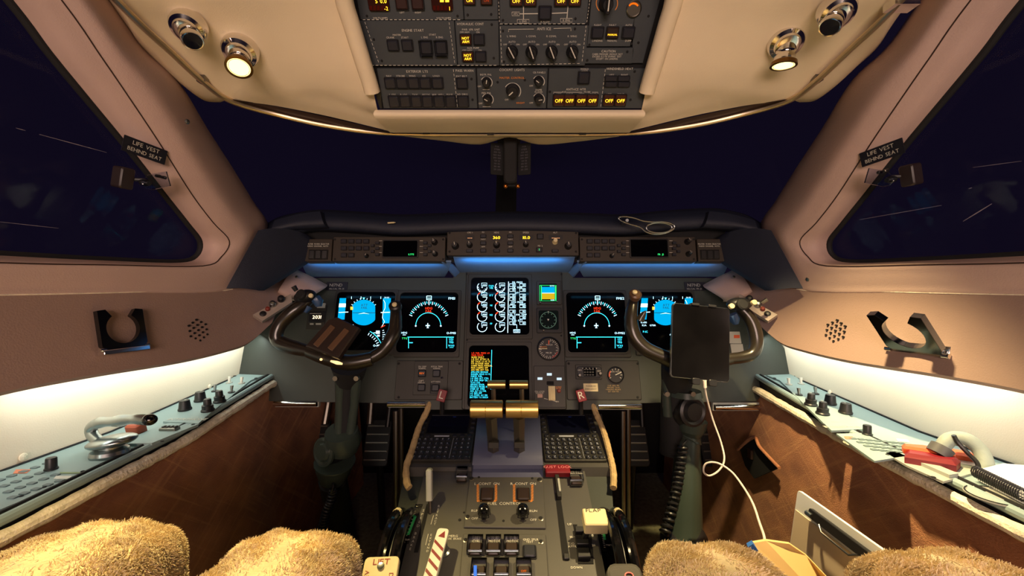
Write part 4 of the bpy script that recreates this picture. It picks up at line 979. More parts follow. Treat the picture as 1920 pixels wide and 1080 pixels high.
# crew alerting screen
p = display('alert_display', 'alert message screen with red, yellow and cyan lines behind the throttles', 878, 648, 992, 764, (6, 7, 6, 4), 0.006)
msgs = [('L-R FUEL PRESS LO', G_red), ('MAIN DOOR', G_red), ('BLEED FAULT', G_yel), ('L-R EXT BTTRY FL', G_yel), ('INT PACK 1-2 HT FL', G_yel), ('FTF BLOWER HIGH', G_yel), ('CABIN PRESS MANUAL', G_yel), ('MAN CABPRS OFF', G_yel), ('APU FIRE DET FAIL', G_yel),
        ('AFIS-CMU INVALID', G_cyan), ('SHAKER HOLD 1-2 FL', G_cyan), ('CHECK FUEL', G_cyan), ('L-R ENG ALT CTRL', G_cyan), ('L-R ENG SHUP OIL', G_cyan), ('TCAS FAIL', G_cyan), ('SERVICE DOOR', G_cyan), ('MACH1-2 PROBE HT', G_cyan), ('STEER BY WIRE', G_cyan), ('AHS ALT 1-2 FAIL', G_cyan), ('L-R GEN OFF', G_cyan), ('L-R COWL A/I ON', G_cyan), ('BATTERY 1-2 DISCH', G_cyan)]
for i, (t, g) in enumerate(msgs): p.txt(t, 884.5 - i * 0.16, 662 + i * 3.95, 3.0, ZS, g, 'L', key=K, wide=.80)
p.line([(922, 656), (920, 730)], 0.9, ZS, G_cyan, K); p.done()

# ================================================================= small instruments beside the engine screen
def inst(name, label, cat, px, py, n=0.004): return Panel(MP, name, label, cat, px, py, n=n)
p = inst('standby_display', 'small standby screen with cyan sky and ochre ground', 'screen', 1028, 549)
p.plate(1006, 528, 1052, 572, 0, 0.005, M_bez, 'housing', .003, .001); p.plate(1011, 533, 1044, 567, .005, .006, M_screen, 'screen', .001, 0)
p.fbox(1016, 538, 1040, 549, .0068, G_sky, 'sky_field'); p.fbox(1016, 550, 1040, 561, .0068, G_ochre, 'ground_field')
p.obox(1012, 535, 1043, 564, 0.7, .0068, G_green, 'symbology'); p.line([(1016, 549.5), (1040, 549.5)], 0.9, .007, G_white, 'symbology'); p.line([(1015, 536), (1015, 563)], 1.4, .0069, G_green, 'symbology'); p.line([(1041.5, 536), (1041.5, 563)], 1.6, .0069, G_green, 'symbology')
p.txt('29.92', 1035, 536, 2.4, .007, G_white, key='symbology'); p.txt('0.00', 1036, 562.5, 2.4, .007, G_white, key='symbology')
for x, y in ((1013, 568.5), (1044, 567)): p.knob(x, y, 1.8, .008, M_steel, z0=.005)
p.done()
def ring(p, px, py, r, z0, z1, m, name):
    x, y = p.uv(px, py); k = p.k(px, py) * r; b = MB(); b.M = Matrix.Translation((x, y, z0)); h = z1 - z0
    b.lathe([(k, 0), (k, h), (k * .93, h * 1.2), (k * .88, h * .3)], 32); return b.build(name, m, p.root)
p = inst('radio_magnetic_indicator', 'square bearing indicator with a green compass ring', 'gauge', 1028, 600)
p.plate(1006, 578, 1053, 625, 0, .006, M_black, 'housing', .003, .001); p.plate(1010, 583, 1047, 619, .006, .0065, mat('dial_teal_black', (12, 26, 26), .2), 'dial_face', .005, 0)
p.arc(1028, 600, 15, 15, 0, 360, 0.9, 36, .0072, mat('dial_green', (110, 170, 150), .5), 'dial_print')
for i in range(12): a = i * PI / 6; p.line([(1028 + 11.5 * cos(a), 600 - 11.5 * sin(a)), (1028 + 13.5 * cos(a), 600 - 13.5 * sin(a))], 1.0, .0072, mat('dial_green', (110, 170, 150), .5), 'dial_print')
p.fill([(1026, 598), (1030, 598), (1028, 602)][::-1], .0072, M_print, 'dial_print'); p.knob(1019, 620.5, 1.8, .008, M_steel, z0=.006)
p.line([(1028, 583.5), (1028, 586)], 1.2, .0073, M_print, 'dial_print'); p.done()
p = inst('airspeed_indicator', 'round black airspeed dial with a red pointer mark above the gear lamps', 'gauge', 1029, 654)
ring(p, 1029, 654, 22.5, 0, .006, M_black, 'case'); 
for i in range(28): a = math.radians(80 - i * 11.5); p.line([(1029 + 18.5 * cos(a), 654 - 18.5 * sin(a)), (1029 + (15.5 if i % 2 else 13.5) * cos(a), 654 - (15.5 if i % 2 else 13.5) * sin(a))], .8, .0045, M_print, 'dial_print')
p.arc(1029, 654, 17, 17, -70, -20, 2.0, 10, .0047, M_printr, 'dial_print'); p.line([(1029, 638), (1029, 646)], 2.0, .0047, mat('orange_mark', (220, 90, 50), .5), 'dial_print')
p.txt('KNOTS', 1019, 650.5, 2.6, .0047, M_hatch, key='dial_print'); p.line([(1010, 653.7), (1026, 653.7)], 1.3, .005, M_ivory, 'dial_print'); p.txt('MACH', 1030, 646.5, 2.8, .0047, key='dial_print'); p.txt('M0.30', 1029, 661.5, 3, .0047, key='dial_print'); p.done()
# landing gear unit
p = inst('landing_gear_unit', 'landing gear unit with three white lamps and a ribbed ivory lever', 'switch panel', 1031, 725)
p.plate(1001, 686, 1060, 764, 0, .003, M_bez, 'face_plate', .003, .001)
for x, y in ((1012.5, 710), (1030, 702), (1048.5, 710.5)):
    p.plate(x - 6, y - 4.2, x + 6, y + 4.2, .003, .005, M_black, 'lamp_frame', .001, 0); p.fbox(x - 4.6, y - 2.4, x + 4.6, y + 2.2, .0053, G_ind, 'lamp_lens')
p.plate(1025, 715, 1038, 722, .003, .0035, M_hole, 'slot', .001, 0)
x, y = p.uv(1033.5, 738); k = p.k(1033, 738); b = MB()
for i in range(5): b.M = Matrix.Translation((x + (i - 2) * 2.5 * k, y, .003)); b.rrect(0, 0, 2.3 * k, 26 * k, 0, .018, .8 * k, .5 * k)
b.build('gear_lever', M_ivory, p.root)
p.plate(1007.5, 739, 1017, 746, .003, .006, mat('pale_pink_lens', (196, 150, 130), .4), 'warning_lens', .001, .0005); p.txt('DN LOCK', 1012, 734, 2.8, .0035); p.txt('RELEASE', 1012, 737, 2.6, .0035)
p.knob(1048, 733, 3.6, .006, mat('dull_red_knob', (130, 50, 36), .5), z0=.003, name='mute_button'); p.txt('HORN', 1047, 725.5, 2.6, .0035, M_hatch); p.txt('MUTE', 1047, 728.5, 2.6, .0035, M_hatch)
p.line([(1020, 747), (1044, 753)], 1, .0035); p.txt('DN', 1045, 753, 2.6, .0035); p.done()
# reversion unit on the pilot side
p = inst('reversion_unit', 'small unit with four square buttons, one lit orange, above the L handle', 'switch panel', 806, 708, .003)
p.plate(776, 677, 840, 741, 0, .003, M_bez, 'face_plate', .002, .001)
for x, y, l in ((791, 700, 1), (818, 700, 0), (790, 726.5, 0), (816, 727, 0)):
    p.button(x, y, 13, 12, M_key, z0=.003, z=.007, legend='REV' if l else None, lit=G_amberd, lh=3.4)
for x, y, a, c in ((792, 687.5, 'DU DISP', 'NORMAL'), (819, 687.5, 'PITCH TRIM', 'NORMAL'), (790, 714, 'CHPT', 'DISPLAY'), (817, 716, 'ATT/HDG', '')):
    p.txt(a, x, y, 3.0, .0035, wide=.85); p.txt(c, x, y + 3.6, 2.6, .0035, wide=.85)
b = MB(); x, y = p.uv(829, 711.5); b.M = Matrix.Translation((x, y, .003)); b.cyl((0, 0, 0), (.001, .003, .014), .0018, .0024, 10); b.build('toggle', M_chrome, p.root)
cx, cy, w, h = p.rect(808, 718, 825, 738); MB().frame(cx, cy, w, h, .001, .003, .010).build('guard', M_clear, p.root); p.done()
# radio and gauge on the co-pilot side
p = inst('tuning_head', 'narrow dark instrument with rounded ends left of the round hydraulic dial', 'instrument', 1104, 698, .003)
p.plate(1079, 684, 1128, 711, 0, .004, M_bez, 'face_plate', .002, .001); p.plate(1081, 688, 1127, 708, .004, .009, M_black, 'housing', .007, .001)
p.plate(1093, 690, 1116, 706, .009, .0095, M_screen, 'window', .002, 0)
for i in range(4):
    for r in range(3): p.fbox(1095 + i * 5, 691.5 + r * 5, 1098.5 + i * 5, 694 + r * 5, .0098, mat('drum_grey', (84, 84, 76), .5), 'drum_digits')
p.knob(1124, 701, 3.4, .012, M_steel, z0=.009); p.knob(1086, 704, 3.2, .006, M_steel, z0=.009); p.txt('HRS', 1087, 694, 2.8, .0094); p.txt('ADF', 1123, 695.5, 2.6, .0094)
for i in range(5): p.fbox(1092 + i * 6.4, 690, 1093.4 + i * 6.4, 691.4, .0096, M_print)
p.done()
p = inst('brake_pressure_gauge', 'round black pressure dial with white needle and orange arc', 'gauge', 1154, 703, .003)
ring(p, 1154, 703, 15.5, 0, .006, M_black, 'case')
for i in range(9): a = math.radians(210 - i * 30); p.line([(1154 + 12.5 * cos(a), 703 - 12.5 * sin(a)), (1154 + 9.5 * cos(a), 703 - 9.5 * sin(a))], .9, .0045, M_print, 'dial_print')
p.arc(1154, 703, 11.5, 11.5, 140, 200, 2, 10, .0046, mat('orange_mark', (220, 90, 50), .5), 'dial_print'); p.line([(1154, 703), (1165, 698)], 1.6, .005, M_print, 'dial_print'); p.txt('BRAKE PRESS', 1153, 697, 2.2, .0046, key='dial_print', wide=.8); p.done()
p = inst('paper_label', 'cream stick-on label lettered PUSHROD EMERGENCY below the tuning head', 'label', 1107, 727, .003)
p.plate(1094, 719, 1121, 734, 0, .0008, M_ivory, 'sticker', 0, 0); p.txt('PUSHROD', 1108, 724, 2.8, .0012, M_printd); p.txt('EMERGENCY', 1108, 729.5, 2.6, .0012, M_printd)
p.done()
p = inst('printed_placard', 'dark placard with four lines of tan print under the round pressure dial', 'placard', 1151, 728, .003)
p.plate(1137, 720, 1164, 737, 0, .0008, M_bez, 'plate', 0, 0)
for i, t in enumerate(('CHK BRK PR', 'BEFORE TAXI', 'PARKING BRAKE', 'SET 1500 PSI')): p.txt(t, 1150, 723 + i * 3.7, 2.5, .0012, mat('tan_print', (170, 140, 90), .6))
p.done()
for x, lab in ((632, 'pilot'), (1303, 'co-pilot')):
    p = inst('registration_plate', 'black plate lettered N17ND on the panel top corner, %s side' % lab, 'plate', x, 537, .0)
    p.plate(x - 20, 529, x + 20, 545, 0, .002, M_navy, 'plate', .001, 0); g = mat('grey_print', (160, 158, 150), .6)
    p.txt('N17ND', x - 2, 534.5, 5.4, .0026, g); p.txt('SELCAL FR-JS', x - 1, 541.5, 3.0, .0026, g); p.done()
# clock left of pilot's screen
p = inst('digital_clock', 'small panel clock with glowing pale orange digits behind the pilot yoke', 'clock', 594, 597, .0)
p.plate(577, 572, 611, 618, 0, .003, M_bez, 'face_plate', .002, .001); p.plate(580, 584, 610, 605, .003, .005, M_black, 'housing', .002, .001); p.txt('2031', 594, 594.5, 6, .0056, glow('clock_glow', (255, 226, 180), 3), key='digits', wide=1.1)
p.plate(596, 569, 611, 578, .0, .004, M_grey, 'tab', .001, .0); p.line([(581, 588), (602, 588)], .8, .0055); p.fbox(581, 606, 588, 609, .0035, M_grey, 'lettering'); p.fbox(592, 606, 602, 609, .0035, M_grey, 'lettering'); p.done()
# small notices right of tablet
p = inst('checklist_card', 'white and orange cards tucked behind the co-pilot yoke', 'card', 1385, 640, .0)
p.plate(1366, 622, 1388, 644, 0, .002, mat('card_white', (196, 190, 180), .7), 'card', .001, 0); p.plate(1370, 645, 1393, 662, 0, .002, mat('card_white', (196, 190, 180), .7), 'card', .001, 0)
p.fbox(1376, 628, 1387, 634, .0024, mat('orange_mark', (220, 90, 50), .5)); p.line([(1396, 626), (1438, 626), (1438, 645), (1396, 645)], .6, .0012, M_bez); p.done()

# chrome grab bars on the panel's lower lip
for x0, x1, y, d, lab in ((514, 594, 757, 1.15, 'at the far pilot-side end of the panel'), (727, 798, 758, 1.15, 'left of the L handle'), (1122, 1202, 762, 1.15, 'right of the R handle'), (1340, 1430, 764, 1.15, 'at the far co-pilot-side end of the panel')):
    P, Q = at(x0, y, d), at(x1, y, d); C0 = (P + Q) / 2
    t = thing('grab_bar', 'short polished bar under the panel lip %s' % lab, 'bar', C0, 'panel lip bars')
    b = MB(); b.tube([P - C0, Q - C0], 0.0075, 14); b.build('bar', M_chrome, t)
    b = MB(); w = (Q - P).length; b.box((0, 0.014, 0.0), (w * 1.02, 0.012, 0.022)); b.build('backing', M_grey, t)
# red handles
for ch, x in (('L', 829), ('R', 1089)):
    s = 1 if ch == 'L' else -1; P = at(x, 742, 1.10)
    t = thing('release_pull', 'dark red handle lettered %s at the panel foot' % ch, 'handle', P, 'red panel handles')
    b = MB(); b.M = Matrix.Rotation(math.radians(72), 4, 'X') @ Matrix.Rotation(math.radians(-14 * s), 4, 'Z'); b.rrect(0, 0, .022, .03, 0, .008, .002, .001)
    g = b.build('grip', M_red, t); lt = MB(); lt.M = b.M.copy(); lt.text(ch, 0, .001, .018, .0086); lt.build('letter', M_print, g, smooth=0)
    b = MB(); b.tube([(0, .004, -.012), (-0.002 * s, .01, -.05)], .006, 10); b.build('stem', M_black, t)

# ================================================================= glareshield control units
def gunit(name, label, x0, y0, x1, y1):
    p = Panel(GP, name, label, 'control panel', (x0 + x1) / 2, (y0 + y1) / 2, 'glareshield control units')
    p.plate(x0, y0, x1, y1, -0.03, 0.0, M_fcp, 'face_plate', .002, .001); return p
p = gunit('flight_guidance_unit', 'centre glareshield unit with knobs and amber readouts showing 360', 838, 432, 1085, 479)
for x, w, t, c in ((881, 12, '---', G_orange), (931, 14, '360', G_amber), (987, 22, '10.0', G_amber), (1042, 22, '-----', G_orange)):
    p.plate(x - w / 2 - 2, 441, x + w / 2 + 2, 450, 0, .0015, M_black, 'readout', .001, 0); p.txt(t, x, 445.5, 5.2, .002, c, key='digits', wide=1.2)
for x, y, r, m in ((853, 460, 6.5, M_black), (880, 458, 5.5, M_black), (931, 458, 6, M_black), (986, 457, 5, M_black), (1041, 452, 5, M_ivory), (1066, 460, 6.5, M_black)):
    p.knob(x, y, r, .02, m, ang=10)
for x in (906, 957):
    for y, t in ((441, 'FD'), (454, 'NAV'), (468, 'APP')): p.button(x, y + 1.5, 10, 6, M_key, z=.004); p.txt(t, x, y - 5.5, 2.6, .0012)
for x in (880, 931, 986, 1041): p.button(x, 470, 11, 5, M_key, z=.004)
p.button(1013, 443, 11, 9, M_key, z=.004); p.button(1011, 468, 10, 8, M_key, z=.004, legend='1', lit=G_green, lh=4); p.txt('FD 2', 1013, 461, 2.8, .0012)
for x, t in ((881, 'CRS 1'), (931, 'HDG'), (986, 'SPEED'), (1041, 'ALT')): p.txt(t, x, 436, 2.8, .0012)
for x, y in ((843, 437), (843, 472), (1080, 437), (1080, 472)): p.screw(x, y, 2.2)
p.done()
def radio(name, label, xs, disp, knobs, txt, lx, gx0, gx1, tilt):
    p = gunit(name, label, gx0, 444, gx1, 490)
    for y in (452, 465, 478):
        for i, x in enumerate(xs):
            if y == 478 and i > 1: continue
            p.button(x, y, 10, 7, M_key, z=.004)
    p.knob(xs[3], 479, 4, .014, M_black, ang=-40)
    cx, cy, w, h = p.rect(*disp); b = MB(); b.frame(cx, cy, w + .006, h + .006, .003, 0, .004, .004); b.build('bezel', M_black, p.root)
    MB().rrect(cx, cy, w, h, 0, .0015, .004, 0).build('screen', M_screen, p.root)
    p.txt(txt, disp[2] - 12, disp[3] - 5, 3.2, .002, G_green, key='digits')
    for y in (455, 465.5, 477):
        for x in (disp[0] - 12, disp[2] + 14): p.button(x, y, 7, 4.5, M_key, z=.005, name='line_key'); p.line([(x + (4 if x < disp[0] else -10), y - 3.5), (x + (10 if x < disp[0] else -4), y - 3.5)], .7, .0012)
    for y in (460, 471):
        for x in (disp[0] - 21, disp[2] + 22): p.button(x, y, 6, 4.5, M_key, z=.005, name='line_key')
    for x, y, r in knobs: p.knob(x, y, r, .018, M_black, ang=20); p.knob(x, y - .5, r * .55, .024, M_steel)
    for x, y in ((gx0 + 4, 449), (gx0 + 4, 486), (gx1 - 4, 449), (gx1 - 4, 486)): p.screw(x, y, 2)
    p.done()
radio('radio_tuning_unit', 'dark radio tuning unit with small screen left of the centre glareshield unit', [644, 658, 672, 686], (719, 452, 783, 482), ((814, 453, 5.5), (815, 475, 5)), '11.775', 0, 624, 835, 0)
radio('radio_tuning_unit', 'dark radio tuning unit with small screen right of the centre glareshield unit', [1106, 1120, 1134, 1148], (1182, 450, 1251, 482), ((1291, 452, 5.5), (1293, 475, 5)), 'FR JS', 0, 1087, 1305, 0)
for x0, x1, lab, tx in ((572, 622, 'pilot', 596), (1308, 1360, 'co-pilot', 1330)):
    p = gunit('warning_switch_block', 'dark switch block with two printed lines at the %s end of the glareshield' % lab, x0, 448, x1, 490)
    p.fbox(tx - 22, 455, tx + 22, 464, .001, M_bez); p.txt('MASTER WARN SELECTOR', tx, 457.5, 2.6, .0014, wide=.8); p.txt('RADIO CHANNEL AUTO', tx, 461.5, 2.6, .0014, wide=.8)
    for x in (x0 + 12, x0 + 24, x0 + 36): p.button(x, 477, 10, 16, M_black, z=.004)
    p.done()
# keyhole shaped chrome bracket on the hood
P0 = at(1238, 426, 1.03)
t = thing('ring_bracket', 'keyhole shaped shiny wire ring bracket fixed on the glareshield', 'bracket', P0)
pts = [(1165, 414), (1160, 408), (1172, 406), (1190, 409), (1205, 414), (1222, 416), (1245, 416), (1262, 421), (1264, 428), (1250, 436), (1230, 439), (1212, 435), (1200, 426), (1180, 420)]
b = MB(); b.tube(smooth_path([at(x, y, 1.05) - P0 for x, y in pts], 70, True), .0022, 8, closed=True); b.build('outer_wire', M_satin, t)
b = MB(); b.tube(smooth_path([at(1236 + 24 * cos(a), 427 + 9.5 * sin(a), 1.05) - P0 for a in [i * PI / 8 for i in range(16)]], 50, True), .0022, 8, closed=True); b.build('inner_ring', M_satin, t)
b = MB(); b.lathe([(.004, 0), (.004, .05)], 10, (at(1176, 413, 1.05) - P0, (0, 1, 0.0))); b.build('mounting_pin', M_satin, t)
# pen on the hood
b = MB(); b.tube([(-.008, 0, 0), (.008, 0, .001)], [.002, .002], 10); b.tube([(.008, 0, .001), (.012, 0, .0012)], [.0014, .0004], 10); o = b.build('pen_cap', M_ivory); o.location = at(733, 418, 1.085); tag(o, 'tiny pale cap on the glareshield lip above the pilot radio unit', 'cap')
# compass and correction cards on the centre post
P0 = at(957, 300, .98)
t = thing('standby_compass', 'black compass housing with printed correction cards hanging from the windscreen post', 'compass', P0)
b = MB(); b.M = Matrix.Rotation(PI / 2, 4, 'X'); b.rrect(0, .0, .03, .12, -.02, .03, .01, .003); b.build('housing', M_matte, t)
for s, x in ((-1, 932), (1, 983)):
    b = MB(); M = Matrix.Translation(at(x, 298, .97) - P0) @ Matrix.Rotation(PI / 2, 4, 'X') @ Matrix.Rotation(-s * .35, 4, 'Y'); b.M = M; b.rrect(0, 0, .030, .072, -.002, 0, .003, 0); c = b.build('correction_card', M_matte, t)
    q = MB(); q.M = M
    for i in range(9): q.text(['FOR', 'STEER', '030 031', '060 062', '090 089', '120 121', '150 152', '180 180', '210 208'][i], 0, .028 - i * .0065, .0034, .0006)
    q.build('card_print', mat('faint_print', (90, 88, 96), .7), c, smooth=0)
b = MB(); b.tube([at(960, 336, .97) - P0, at(960, 346, .97) - P0], .004, 8); b.tube([at(950, 348, .97) - P0, at(970, 348, .97) - P0], .0025, 8); b.build('stalk', M_matte, t)
for x in (948, 971): b = MB(); b.ball(at(x, 349, .96) - P0, .0052, 8); b.build('alignment_ball', M_brass, t)

# ================================================================= keypad units on the pedestal shelf
def cdu(label, TL, TR, BL, BR, mid):
    p = Panel(CD, 'keypad_unit', label, 'keypad', mid, 826, 'pedestal keypad units')
    a = p.uv(mid, 780)[1]; z = p.uv(mid, 868)[1]; l = p.uv(BL, 868)[0]; r = p.uv(BR, 868)[0]
    cx, w, h = (l + r) / 2, r - l, a - z; cy = (a + z) / 2
    MB().rrect(cx, cy, w, h, 0, .008, .003, .0015).build('housing', M_bez, p.root)
    sw, sh = w * .72, h * .42; sy = a - h * .06 - sh / 2
    b = MB(); b.frame(cx, sy, sw + .006, sh + .006, .003, .008, .010, .002); b.build('bezel', M_black, p.root); MB().rrect(cx, sy, sw, sh, .008, .0088, .001, 0).build('screen', M_lcd, p.root)
    q = MB(); q.text('------', cx + sw * .1, sy + sh * .42, .003, .0092); q.build('status_line', glow('faint_blue', (70, 90, 200), .8), p.root, smooth=0, kind='stuff')
    key = None; keys = []
    kw, kh = w * .072, h * .045
    def addk(x, y, nm='key'):
        nonlocal key
        if key is None:
            key = MB().rrect(0, 0, kw, kh, 0, .0035, .001, .0007, 1).build(nm, M_key, p.root); o = key
        else: o = key.copy(); COL.objects.link(o); o.parent = p.root
        o.location = (x, y, .008); return o
    for i in range(4):
        for s in (-1, 1): addk(cx + s * w * .445, sy + sh * (.36 - i * .26))
    ky = sy - sh / 2 - h * .055; T = MB()
    for f in (-.42, -.31, .16, .29, .42): addk(cx + f * w, ky)
    T.strip([(cx - .2 * w, ky), (cx + .06 * w, ky)], h * .03, .0084)
    L5 = ['ABCDEF', 'GHIJKL', 'MNOPQR', 'STUVWX', 'YZ/.-+']; N5 = ['123', '456', '789', '.0-', '+/-']
    for r_ in range(5):
        yy = ky - h * (.085 + .085 * r_)
        for c_ in range(6): x = cx + w * (-.43 + .1 * c_ + .012 * r_ * 0); addk(x, yy); T.text(L5[r_][c_], x, yy, kh * .62, .0119)
        for c_ in range(3): x = cx + w * (.21 + .105 * c_); addk(x, yy); T.text(N5[r_][c_], x, yy, kh * .62, .0119)
    T.strip([(cx + .145 * w, ky - .04 * h), (cx + .145 * w, z + .03 * h)], .0006, .0084); T.build('key_print', mat('key_print', (186, 190, 200), .6), p.root, smooth=0, kind='stuff')
    for x, y in ((cx - w * .47, z + h * .05), (cx + w * .47, z + h * .05), (cx - w * .47, a - h * .03), (cx + w * .47, a - h * .03)):
        b = MB(); b.M = Matrix.Translation((x, y, .008)); b.lathe([(.0022, 0), (.0022, .001), (.0016, .0015)], 10); b.build('screw', M_steel, p.root)
    p.done()
cdu('keypad unit with dark screen on the pilot side of the throttles', 0, 0, 766, 883, 838)
cdu('keypad unit with dark screen on the co-pilot side of the throttles', 0, 0, 1021, 1138, 1068)

# ================================================================= thrust levers
def rod(px0, py0, d0, px1, py1, d1): return at(px0, py0, d0), at(px1, py1, d1)
for i, (x0, x1, sx, bx, lab) in enumerate(((882, 943, 921, 926, 'pilot-side'), (948, 1009, 973, 974, 'co-pilot-side'))):
    C0 = at((x0 + x1) / 2, 767, .955)
    t = thing('thrust_lever', '%s thrust lever with fat polished gold barrel grip' % lab, 'lever', C0, 'thrust levers')
    w = (x1 - x0) * .955 / F; r = .0195
    b = MB(); b.lathe([(r * .9, 0), (r, .0015), (r, w * .46), (r * .97, w * .47), (r * .97, w * .48), (r, w * .49), (r, w - .0015), (r * .9, w)], 36, ((-w / 2, 0, 0), (1, 0, 0))); b.build('barrel_grip', M_gold, t)
    P, Q = at(sx, 784, .96) - C0, at(bx, 862, .99) - C0
    b = MB(); b.M = Matrix.Identity(4); b.tube([P, (P + Q) / 2 + Vector((0, 0, .003)), Q], [.013, .012, .013], 4, flat=.55, up=(0, 1, 0)); b.build('lever_arm', M_steel, t, smooth=20)
    b = MB(); b.box(tuple(at(bx, 832, .97) - C0), (.022, .02, .012)); b.build('arm_block', M_bez, t)
for i, (x0, x1, sx, lab) in enumerate(((914, 948, 925, 'pilot-side'), (955, 990, 978, 'co-pilot-side'))):
    C0 = at((x0 + x1) / 2, 721, 1.04)
    t = thing('reverser_lever', '%s slim reverser lever standing behind the big thrust grips' % lab, 'lever', C0, 'reverser levers')
    w = (x1 - x0) * 1.04 / F; r = .0105
    b = MB(); b.lathe([(r * .85, 0), (r, .001), (r, w - .001), (r * .85, w)], 28, ((-w / 2, 0, 0), (1, 0, 0))); b.build('barrel_grip', M_gold, t)
    P, Q = at(sx, 730, 1.04) - C0, at(sx + 2, 800, 1.04) - C0
    b = MB(); b.tube([P, Q], [.0055, .0055], 4, flat=.6, up=(0, 1, 0)); b.build('lever_arm', M_steel, t, smooth=20)

# ================================================================= pedestal deck units
def dunit(name, label, cat, px, py, group='pedestal deck units'): return Panel(PE, name, label, cat, px, py, group)
def guarded(p, x, y, w, h, legend=None, lit=None):
    p.button(x, y, w, h, mat('brown_key', (44, 30, 22), .4), z0=.004, z=.010, legend=legend, lit=lit, lh=4)
    cx, cy, ww, hh = p.rect(x - w * .66, y - h * .66, x + w * .66, y + h * .72); MB().frame(cx, cy, ww, hh, .0012, .004, .016).build('guard', M_clear, p.root)
    a = p.rect(x - w * .62, y + h * .58, x + w * .62, y + h * .74); MB().rrect(*a, .004, .014, .001, .0005).build('guard_lip', M_satin, p.root)
p = dunit('fuel_control_unit', 'pedestal unit lettered FUEL CONTROL with two hatched buttons and two black knobs', 'control panel', 946, 940)
p.poly([(882, 889), (1018, 889), (1023, 993), (870, 991)], 0, .005, M_ped, 'face_plate', .001)
for x, t_ in ((913, 'L CONT GN'), (981, 'R CONT GN')):
    p.button(x, 924, 22, 22, mat('brown_key', (44, 30, 22), .4), z0=.005, z=.011); p.txt(t_, x, 907, 4.4, .0056)
    for (ax, ay, bx_, by_, n_) in ((x - 17, 908, x - 17.5, 940, 12), (x + 17, 908, x + 17, 940, 12)):
        for i in range(n_): f = i / n_; yy = ay + (by_ - ay) * f; p.line([(ax - 2.2, yy + 2), (ax + 2.2, yy)], 1.5, .0056, M_hatch, 'hatching')
    for i in range(13): xx = x - 17 + i * 2.8; p.line([(xx - 1, 941), (xx + 1, 937.5)], 1.5, .0056, M_hatch, 'hatching')
p.txt('FUEL CONTROL', 946, 944, 4.8, .0056)
for x in (908, 980):
    X, Y = p.uv(x, 973); k = p.k(x, 973); b = MB(); b.M = Matrix.Translation((X, Y, .005)); b.lathe([(6 * k, 0), (6 * k, .006), (9 * k, .009), (11 * k, .015), (11.5 * k, .022), (9 * k, .028), (4 * k, .031)], 24); kk = b.build('knob', M_gloss, p.root)
    for j in range(10): c = MB(); a = j * PI / 5; c.M = Matrix.Translation((X + 11 * k * cos(a), Y + 11 * k * sin(a), .019)); c.rrect(0, 0, .002, .002, -.007, .007, .0008); c.build('grip_rib', M_gloss, kk)
    p.arc(x + 1, 966, 10, 8, 20, 160, 1.6, 14, .0056)
p.txt('RUN', 891, 957.5, 4.2, .0056); p.txt('OFF', 890, 972, 4.2, .0056); p.txt('RUN', 1000, 958, 4.2, .0056); p.txt('OFF', 1000, 974.5, 4.2, .0056)
for x, y in ((884, 901), (1012, 903), (877, 973), (1014, 976)): p.screw(x, y, 5.2, .005, M_steel); p.screw(x, y, 3.4, .0062, M_matte)
for x, y in ((898, 898), (998, 900), (944, 980)): p.screw(x, y, 2.4, .005)
p.done()
p = dunit('guarded_button_unit', 'pedestal unit with two rows of clear-guarded push buttons', 'control panel', 946, 1050)
p.poly([(869, 1004), (1023, 1005), (1030, 1110), (860, 1110)], 0, .004, M_ped, 'face_plate', .001)
for x, a, c in ((891, 'GND', 'CTRL'), (925, 'L TORQ', 'MOTOR'), (959, 'R TORQ', 'MOTOR')): guarded(p, x, 1027, 22, 22); p.txt(a, x + 2, 1010, 4, .0046); p.txt(c, x + 2, 1014.5, 3.8, .0046)
p.button(993, 1031, 22, 22, M_key, z0=.004, z=.011); p.txt('GND SPLR', 995, 1011.5, 3.8, .0046); p.txt('TEST', 993, 1016, 3.8, .0046)
for x, l in ((898, None), (940, None), (982, 'OFF')): guarded(p, x, 1071, 22, 22, l, G_amberd)
for x, y in ((873, 1016), (1014, 1019)): p.screw(x, y, 5, .004, M_steel); p.screw(x, y, 3.2, .0052, M_matte)
p.fbox(888, 1060, 894, 1080, .0165, glow('blue_glint', (90, 150, 255), .8), 'painted_glint'); p.done()  # glowing strip painted as a blue glint on the guard
# small guarded button by the speed brake
p = dunit('cooling_button', 'single dark guarded button on the deck left of the fuel unit', 'button', 866, 893); guarded(p, 866, 893, 17, 14); p.txt('COOLR', 871, 880.5, 3.6, .0012); p.screw(862, 975, 3); p.screw(870, 961, 2); p.done()
# speed brake
p = dunit('speed_brake_lever', 'worn grey speed brake paddle lever standing in its slot', 'lever', 805, 930)
p.poly([(800, 946), (806, 946), (784, 1036), (776, 1036)], 0, .0012, M_hole, 'slot')
for i, ch in enumerate('SPEED BRAKE'): p.txt(ch, 794 - i * 2.45, 957 + i * 7.2, 4.6, .0014)
for i, ch in enumerate('RETRACT'): p.txt(ch, 823 - i * 1.3, 949 + i * 5.6, 3.8, .0014)
for i, ch in enumerate('EXTEND'): p.txt(ch, 808.5 - i * 1.4, 1003 + i * 6, 3.8, .0014)
p.line([(813, 966), (808, 983)], .9, .0014); p.line([(803, 1001), (798, 1022)], .9, .0014)
X, Y = p.uv(805, 948); T = at(805, 880, .90); B_ = PE.hit(806, 962)
loc = lambda P: p.root.matrix_world.inverted() @ P
t0, b0 = loc(T), loc(B_); ax = (t0 - b0)
b = MB(); b.tube([b0, b0 + ax * .35], .004, 8); b.build('shank', M_steel, p.root)
b = MB(); q = ax.to_track_quat('Z', 'Y').to_matrix().to_4x4(); q.translation = b0 + ax * .3; b.M = q; L_ = ax.length * .72
